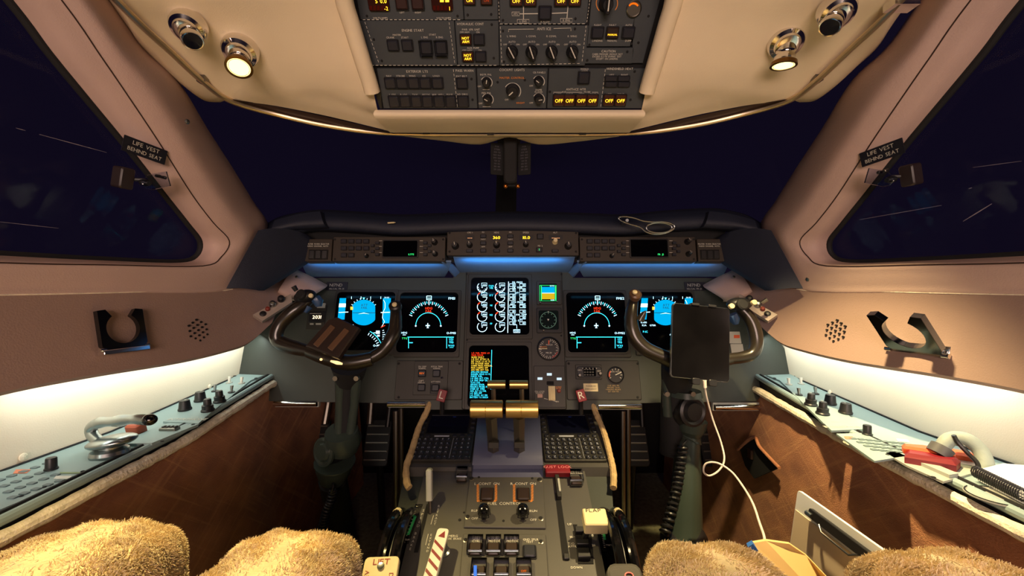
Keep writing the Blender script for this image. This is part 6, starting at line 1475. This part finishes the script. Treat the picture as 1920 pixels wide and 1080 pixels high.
p = keypad('keypad unit with black knob behind the co-pilot audio unit', [(1568, 816), (1650, 814), (1752, 850), (1640, 868)], (1626, 818), ((1600, 826), (15, 1.5), (13, 7), 7, 4), (1650, 838),
    [([(1582, 818), (1598, 818), (1602, 823), (1586, 823)][::-1], mat('salmon_print', (226, 130, 96), .6), 'colour_patch'), ([(1680, 822), (1702, 824), (1706, 829), (1684, 828)][::-1], M_white, 'colour_patch')], True)
p.screw(1664, 856, 3, .003); p.done()
# oxygen mask stowage
p = cpanel(CR, 'mask_stowage_plate', 'grey cover plate with raised bar under the red mask on the co-pilot console', 'plate', 1750, 885)
p.poly([(1660, 852), (1760, 846), (1860, 880), (1768, 907), (1700, 876)], 0, .003, M_grey, 'face_plate'); p.poly([(1702, 866), (1716, 864), (1797, 898), (1780, 901)], .003, .008, M_grey, 'raised_bar')
p.screw(1750, 899, 4, .003); p.line([(1738, 889), (1784, 909)], .7, .0036, M_bez); p.done()
P0 = CR.hit(1762, 872)
t = thing('oxygen_mask', 'red and orange oxygen mask harness with grey hose on the co-pilot console', 'mask', P0)
H_ = lambda px, py, d: at(px, py, d) - P0
b = MB(); b.M = Matrix.Translation((-.015, .0, 0)) @ Matrix.Rotation(-.5, 4, 'Z'); b.prism([(-.034, -.018), (.022, -.024), (.034, .0), (.02, .016), (-.026, .012)], 0, .018, .006); b.build('mask_shell', M_red, t)
b = MB(); b.M = Matrix.Translation((-.012, .008, 0)) @ Matrix.Rotation(-.5, 4, 'Z'); b.prism([(-.028, -.002), (.03, -.008), (.036, .012), (.0, .022), (-.026, .014)], .010, .022, .004); b.build('top_flap', M_orange, t)
b = MB(); b.M = Matrix.Translation((.042, .012, 0)) @ Matrix.Rotation(-.7, 4, 'Z'); b.rrect(0, 0, .035, .022, .003, .017, .006, .004); b.build('side_flap', M_orange, t)
b = MB(); b.M = Matrix.Translation((.025, -.008, .002)) @ Matrix.Rotation(-.6, 4, 'Z'); b.rrect(0, 0, .05, .02, 0, .006, .001, .001); b.build('slide_bar', M_satin, t)
Pd = P0.y
b = MB(); b.tube([H_(1758, 852, Pd), H_(1768, 838, Pd)], [.0145, .0145], 18); b.build('connector', mat('dark_grey_plastic', (84, 84, 86), .5), t)
b = MB(); sp = smooth_path([H_(1766, 842, Pd), H_(1775, 828, Pd), H_(1790, 821, Pd), H_(1815, 825, Pd - .01), H_(1838, 845, Pd - .02), H_(1848, 870, Pd - .03), H_(1846, 890, Pd - .035)], 40); b.tube(sp, .0098, 14); b.build('hose', M_hose, t)
b = MB(); b.tube(smooth_path([H_(1788, 816, Pd - .01), H_(1796, 830, Pd - .012), H_(1815, 850, Pd - .02), H_(1832, 868, Pd - .03), H_(1834, 885, Pd - .035)], 26), .003, 8); b.build('microphone_lead', M_black, t)
# spiral notebook
P0 = CR.hit(1890, 915, .012)
t = thing('spiral_notebook', 'white spiral bound notebook lying on the rear co-pilot console', 'notebook', P0)
nb = [CR.hit(x, y, .014) - P0 for x, y in ((1832, 884), (1880, 872), (1990, 880), (2010, 960), (1925, 930))]
nb = [Vector((p_.x, p_.y, 0)) for p_ in nb]
po = [(p_.x, p_.y) for p_ in nb]; 
if sum(po[i][0] * po[(i + 1) % 5][1] - po[(i + 1) % 5][0] * po[i][1] for i in range(5)) < 0: po = po[::-1]
for k in range(4): MB().prism(po, -.010 + k * .004, -.0075 + k * .004, .0003).build('page_block', M_paper, t)
a_, z_ = nb[0], nb[4]; sp_ = (z_ - a_)
for i in range(22):
    c = a_ + sp_ * (i + .5) / 22; n_ = Vector((sp_.y, -sp_.x, 0)).normalized(); n_ = -n_ if n_.y > 0 else n_
    b = MB(); b.tube([c + n_ * (.005 * cos(q_) - .002) + Vector((0, 0, .002 + .008 * sin(q_))) + sp_.normalized() * .0015 * cos(q_) for q_ in [j * 2 * PI / 10 for j in range(10)]], .0009, 5, closed=True)
    b.build('spiral_ring', M_black, t)
# round lid on the rear console
p = cpanel(CR, 'round_lid', 'round inset lid beside the notebook on the co-pilot console', 'lid', 1868, 932)
x, y = p.uv(1868, 932); b = MB(); b.M = Matrix.Translation((x, y, 0)); b.lathe([(.03, 0), (.03, .0016), (.0275, .0018), (.0265, .0008), (.012, .0008), (.011, .002), (.001, .002)], 36); b.build('disc', M_grey, p.root)
b = MB(); b.M = Matrix.Translation((x, y, .001)); b.tube([(.0285 * cos(a), .0285 * sin(a), .001) for a in [i * PI / 18 for i in range(36)]], .0009, 6, closed=True); b.build('groove', M_matte, p.root)
p.done()

# ================================================================= wall fittings
def frame_on_wall(px, py, mir, off=0.0):
    """matrix lying on the side wall: x forward along the wall, y up, z into the cabin"""
    P = wl(1932 - px if mir else px, py, off)
    d1 = (wl((1932 - px if mir else px) + 6, py, off) - P).normalized(); N = Vector((.977, -.2, 0)).normalized()
    if (540 - py) > 0: N = Vector((.977, -.2, -.19)).normalized()
    elif py > 560: N = Vector((.977, -.2, .2)).normalized()
    X = Vector((.2154, 1, 0)).normalized(); Y = N.cross(X).normalized()
    if Y.z < 0: Y = -Y
    if mir:
        P.x = 2 * CX - P.x; X.x = -X.x; Y.x = -Y.x; N.x = -N.x; X = -X
    M = Matrix((X, Y, N)).transposed().to_4x4(); M.translation = P; return M
# placards
for px, py, mir, lab in ((272, 282, 0, 'pilot'), (1652, 287, 1, 'co-pilot')):
    M = frame_on_wall(px, py, mir, .006); t = thing('life_vest_placard', 'black placard lettered LIFE VEST BEHIND SEAT on the %s window pillar' % lab, 'placard', M, 'life vest placards')
    R_ = Matrix.Rotation(math.radians(-4 if not mir else 4), 4, 'Z')
    b = MB(); b.M = R_; b.rrect(0, 0, .072, .026, 0, .0012, .0008, 0); b.build('plate', M_navy, t); q = MB(); q.M = R_
    q.text('LIFE VEST', 0, .0058, .0066, .0017, wide=1.05); q.text('BEHIND SEAT', 0, -.0055, .0062, .0017, wide=1.0); q.build('lettering', M_print, t, smooth=0, kind='stuff')
# clear window latches
for px, py, mir, lab in ((293, 338, 0, 'pilot'), (1648, 332, 1, 'co-pilot')):
    M = frame_on_wall(px, py, mir, .014); t = thing('window_clip', 'clear acrylic clip with dark holder on the %s window pillar edge' % lab, 'clip', M, 'acrylic window clips')
    s = -1
    b = MB(); b.M = Matrix.Rotation(math.radians(205 if not mir else -25), 4, 'Z'); b.prism([(-.018, -.013), (.016, -.013), (.026, -.008), (.030, 0), (.026, .008), (.016, .013), (-.018, .013)], .004, .008, .001); b.build('acrylic_tab', M_clear, t)
    b = MB(); b.M = Matrix.Rotation(math.radians(205 if not mir else -25), 4, 'Z') @ Matrix.Translation((.020, 0, -.006)); b.lathe([(.006, 0), (.006, .010), (.004, .016)], 14); b.build('pivot', M_black, t)
    b = MB(); sx = -1 if not mir else 1; b.tube([(sx * .018, -.004, -.002), (sx * .026, -.007, -.014), (sx * .036, -.008, -.02)], .003, 8); b.build('holder_arm', M_black, t)
    b = MB(); b.M = Matrix.Translation((-.038 if not mir else .034, -.008, -.03)); b.rrect(0, 0, .022, .036, 0, .02, .004, .002); b.build('holder', mat('dark_brown_plastic', (44, 34, 34), .4), t)
    for x in (0.002, .012): b = MB(); b.M = Matrix.Translation((x, .008, 0)); b.lathe([(.003, -.004), (.003, .004), (.002, .005)], 10); b.build('screw', M_steel, t)
# speaker perforations
for px, py, mir, lab in ((372, 619, 0, 'pilot'), (1567, 620, 1, 'co-pilot')):
    M = frame_on_wall(px, py, mir, .0166 if mir else .0156); t = thing('speaker_grille', 'cluster of small round speaker holes in the %s side wall' % lab, 'speaker', M, 'wall speakers')
    first = None
    for i in range(-2, 3):
        n_ = 5 - abs(i)
        for j in range(n_):
            x, y = i * .0092, (j - (n_ - 1) / 2) * .0108
            if first is None: b = MB(); b.lathe([(.0022, -.004), (.0022, .0010), (.0018, .0010), (.0012, .0002)], 10); first = b.build('speaker_hole', M_hole, t); o = first
            else: o = first.copy(); COL.objects.link(o); o.parent = t
            o.location = (x, y, 0)
# wall screws
for i, (px, py, mir, o_, lab) in enumerate(((460, 432, 0, .004, 'pilot window corner'), (1475, 428, 1, .004, 'co-pilot window corner'), (351, 228, 0, .012, 'pilot pillar'), (1516, 524, 1, .002, 'co-pilot seam'))):
    M = frame_on_wall(px, py, mir, o_); b = MB(); b.lathe([(.0048, 0), (.0046, .001), (.003, .0022)], 14); b.rrect(0, 0, .005, .0008, .0022, .0026); o = b.build('wall_screw', M_satin); o.matrix_world = M; tag(o, 'steel screw head at the %s' % lab, 'screw', 'wall screws')
for i, (px, py, mir) in enumerate(((393, 725, 0), (300, 779, 0), (43, 857, 0), (1556, 736, 1), (1655, 793, 1))):
    X = -.751 if not mir else 2 * CX + .751; u = (px - 960) / F; d = X / u; P = at(px, py, d); b = MB(); b.lathe([(.0062, 0), (.006, .0012), (.004, .0026), (.001, .003)], 14, ((0, 0, 0), (1 if not mir else -1, 0, 0)))
    o = b.build('panel_stud', M_piping); o.location = P; tag(o, 'cream stud on the lit recess wall, %s on the %s side' % (('front one', 'middle one', 'rear one', 'front one', 'rear one')[i], 'pilot' if not mir else 'co-pilot'), 'stud', 'recess wall studs')
# cup holders
M = frame_on_wall(226, 626, 0, .02) @ Matrix.Scale(.72, 4); t = thing('cup_holder', 'black C-shaped cup holder folded flat on the pilot side wall', 'cup holder', M)
def cshape(w, h, r, cx, cy, gap, n=22):
    out = []
    for i in range(n + 1): a = math.radians(90 + gap) + (math.radians(360 - 2 * gap)) * i / n; out.append((cx + r * cos(a), cy + r * sin(a)))
    return out
inn = cshape(0, 0, .036, 0, .012, 35)
outer = [(inn[0][0] - .003, inn[0][1] + .006), (inn[0][0] - .014, inn[0][1] + .004), (-.048, .02), (-.049, -.036), (.049, -.036), (.048, .022), (inn[-1][0] + .014, inn[-1][1] + .006), (inn[-1][0] + .003, inn[-1][1] + .008)]
def holder(mat_, root, z0, z1, M=None):
    b = MB(); b.M = M or Matrix.Identity(4)
    n = len(inn); ring_o = []
    for k in range(n):   # outline point matched to each inner point
        a = math.atan2(inn[k][1] - .012, inn[k][0]); c_, s_ = cos(a), sin(a)
        L_ = min(.049 / max(abs(c_), 1e-6), (.050 if s_ < 0 else .046) / max(abs(s_), 1e-6)); L_ = max(L_, .041)
        ring_o.append((L_ * c_, .012 + L_ * s_))
    vs = [(x, y, z0) for x, y in inn] + [(x, y, z1) for x, y in inn] + [(x, y, z1) for x, y in ring_o] + [(x, y, z0) for x, y in ring_o]; fs = []
    for i in range(n - 1):
        for A_, B_ in ((0, 1), (1, 2), (2, 3), (3, 0)): fs.append((A_ * n + i, A_ * n + i + 1, B_ * n + i + 1, B_ * n + i))
    fs += [(0, n, 2 * n, 3 * n), (n - 1, 4 * n - 1, 3 * n - 1, 2 * n - 1)]
    b.add(vs, fs); return b.build('ring_plate', mat_, root, smooth=30)
holder(M_gloss, t, .0, .012)
b = MB(); b.rrect(0, -.041, .1, .010, -.006, .016, .001, .001); b.build('hinge_base', M_chrome, t)
for x in (-.047, .047): b = MB(); b.lathe([(.005, -.006), (.005, .006)], 12, ((x, -.034, .008), (1, 0, 0))); b.build('hinge_pin', M_chrome, t)
M = frame_on_wall(1722, 658, 1, .016) @ Matrix.Scale(.85, 4); t = thing('cup_holder', 'open chrome cup holder swung out from the co-pilot side wall', 'cup holder', M)
holder(mat('cup_chrome', (150, 160, 170), .12, metal=1.0), t, -.006, .006, Matrix.Translation((0, 0, .005)) @ Matrix.Rotation(math.radians(50), 4, 'X') @ Matrix.Translation((0, .036, 0)))
holder(M_gloss, t, .006, .0072, Matrix.Translation((0, 0, .005)) @ Matrix.Rotation(math.radians(50), 4, 'X') @ Matrix.Translation((0, .036, 0)))
b = MB(); b.rrect(0, 0, .104, .03, -.006, .004, .001, .001); b.build('hinge_base', M_chrome, t)
for x in (-.05, .05): b = MB(); b.lathe([(.005, -.006), (.005, .006)], 12, ((x, -.004, .008), (1, 0, 0))); b.build('hinge_pin', M_chrome, t)

# ================================================================= side pods at the panel corners
for mir in (0, 1):
    q = (lambda x: 1932 - x) if mir else (lambda x: x)
    lab = 'co-pilot' if mir else 'pilot'
    P0 = at(q(560), 535, 1.14)
    t = thing('side_pod', 'cream corner pod with screwed cover where the panel meets the %s wall' % lab, 'pod', P0, 'panel corner pods')
    r0 = [(552, 506, 1.15), (580, 519, 1.19), (608, 534, 1.22)]; r1 = [(538, 520, 1.12), (570, 532, 1.15), (604, 540, 1.19)]; r2 = [(523, 543, 1.09), (545, 556, 1.11), (572, 560, 1.15)]; r3 = [(520, 552, 1.11), (542, 562, 1.14), (570, 566, 1.19)]
    b = MB(); b.M = Matrix.Translation(-P0); b.grid(loft([[at(q(x), y, d) for x, y, d in r] for r in (r0, r1, r2, r3)], 4, 4), .02, (0, 1, 0)); b.build('cover', M_leather, t, smooth=60)
    b = MB(); b.lathe([(.004, 0), (.003, .002)], 12, (at(q(556), 519, 1.125) - P0, (0, -.8, .5))); b.build('screw', M_steel, t)
    P0 = at(q(510), 575, 1.05)
    t = thing('jack_panel', 'angled jack panel with dark knobs beside the %s yoke grip' % lab, 'jack panel', P0, 'wall jack panels')
    c4 = [at(q(x), y, d) - P0 for x, y, d in ((545, 551, 1.075), (548, 566, 1.07), (492, 602, 1.0), (474, 590, 1.0))]
    n_ = Vector((.45 if not mir else -.45, -.75, .5)).normalized(); dn_ = [p_ - n_ * .012 for p_ in c4]
    b = MB(); b.add(c4 + dn_, [(0, 1, 2, 3), (7, 6, 5, 4), (0, 4, 5, 1), (1, 5, 6, 2), (2, 6, 7, 3), (3, 7, 4, 0)]); b.build('plate', mat('jack_plate', (168, 154, 142), .45), t, smooth=0)
    for i, (x, y, m, r_) in enumerate(((527, 560, M_black, .008), (511, 570, M_satin, .008), (502, 580, mat('dull_red_knob', (130, 50, 36), .5), .0055), (493, 590, M_black, .008))):
        b = MB(); d_ = 1.0 + .07 * (x - 474) / 72 - .004; b.lathe([(r_, -.006), (r_, .003), (r_ * .8, .007), (r_ * .5, .008)], 16, (at(q(x), y, d_) - P0, n_)); b.build('jack_knob', m, t)

# ================================================================= items by the co-pilot seat
cA = Vector((.455, .68, E - .321)); P0 = Vector((.43, .60, E - .53))
t = thing('clipboard', 'white clipboard with black clip leaning beside the co-pilot seat', 'clipboard', P0)
U = Vector((0.0, -1, 0)); V = Vector((.14, 0, .99)).normalized(); N = U.cross(V)
M = Matrix((U, V, N)).transposed().to_4x4(); W_ = .19; H_ = .21; M.translation = cA + U * W_ / 2 - V * H_ / 2 - P0
b = MB(); b.M = M; b.rrect(0, 0, W_, H_, -.004, 0, .006, .0005); b.build('board', M_paper, t)
b = MB(); b.M = M; b.rrect(0, -.016, W_ * .97, H_ - .03, 0, .0012, .001, 0); b.build('paper', mat('warm_paper', (222, 200, 168), .7), t)
b = MB(); b.M = M; b.rrect(0.0, H_ / 2 - .018, W_ * .62, .014, .001, .006, .003, .001); cb = b.build('clip', M_black, t)
b = MB(); b.M = M; b.tube([(-.035, H_ / 2 - .024, .006), (-.025, H_ / 2 - .030, .009), (.025, H_ / 2 - .031, .009), (.035, H_ / 2 - .024, .006)], .0014, 8); b.build('wire_loop', M_steel, cb)
for x in (-.055, .055): b = MB(); b.M = M; b.lathe([(.004, -.006), (.004, .006)], 12, ((x, H_ / 2 - .02, .006), (1, 0, 0))); b.build('roller', M_satin, cb)
P0 = at(1460, 1060, .55)
t = thing('manila_folder', 'manila folder with blue card edge tucked between the co-pilot seat cushions', 'folder', P0)
fp = [at(x, y, .565) - P0 for x, y in ((1412, 1018), (1436, 1014), (1480, 1020), (1512, 1042), (1540, 1080), (1560, 1150), (1450, 1150))]
def slab(pts, n, th, m, nm, root):
    b = MB(); k = len(pts); D_ = Vector(n).normalized() * th; b.add(list(pts) + [p_ + D_ for p_ in pts], [tuple(range(k))[::-1], tuple(range(k, 2 * k))] + [(i, (i + 1) % k, k + (i + 1) % k, k + i) for i in range(k)]); return b.build(nm, m, root, smooth=0)
fp = [Vector((p_.x, p_.y - (.06 if i > 3 else .0), p_.z)) for i, p_ in enumerate(fp)]
slab(fp, (.2, .9, .3), .003, M_manila, 'cover', t)
slab([at(x, y, .56) - P0 for x, y in ((1402, 1026), (1412, 1020), (1462, 1085), (1480, 1150), (1440, 1150))], (.2, .9, .3), .006, M_blue, 'blue_edge', t)
# pocket opening in the co-pilot suede panel
f_ = lambda px, py: (lambda u: at(px, py, (2 * CX + .603 - .5 * .0925 - .028) / (u - .0925)))((px - 960) / F)
P0 = f_(1425, 852)
t = thing('suede_pocket', 'dark open pocket slit in the co-pilot suede panel', 'pocket', P0)
pk = [(1388, 840), (1415, 822), (1424, 838), (1460, 876), (1415, 896), (1398, 872)]
pp = [f_(x, y) - P0 + Vector((-.004, -.004, 0)) for x, y in pk]; slab(pp, (1, .1, 0), .006, M_hole, 'opening', t)
b = MB(); b.tube(smooth_path([f_(x, y) - P0 + Vector((-.006, -.004, 0)) for x, y in ((1386, 842), (1415, 818), (1428, 838), (1464, 876))], 24), .004, 8); b.build('flap_edge', M_brown, t)
b = MB(); b.M = Matrix.Translation(f_(1410, 855) - P0 + Vector((-.006, -.004, 0))); b.rrect(0, 0, .01, .02, -.004, .02, .002, .001); b.build('latch', M_darkbrown, t)
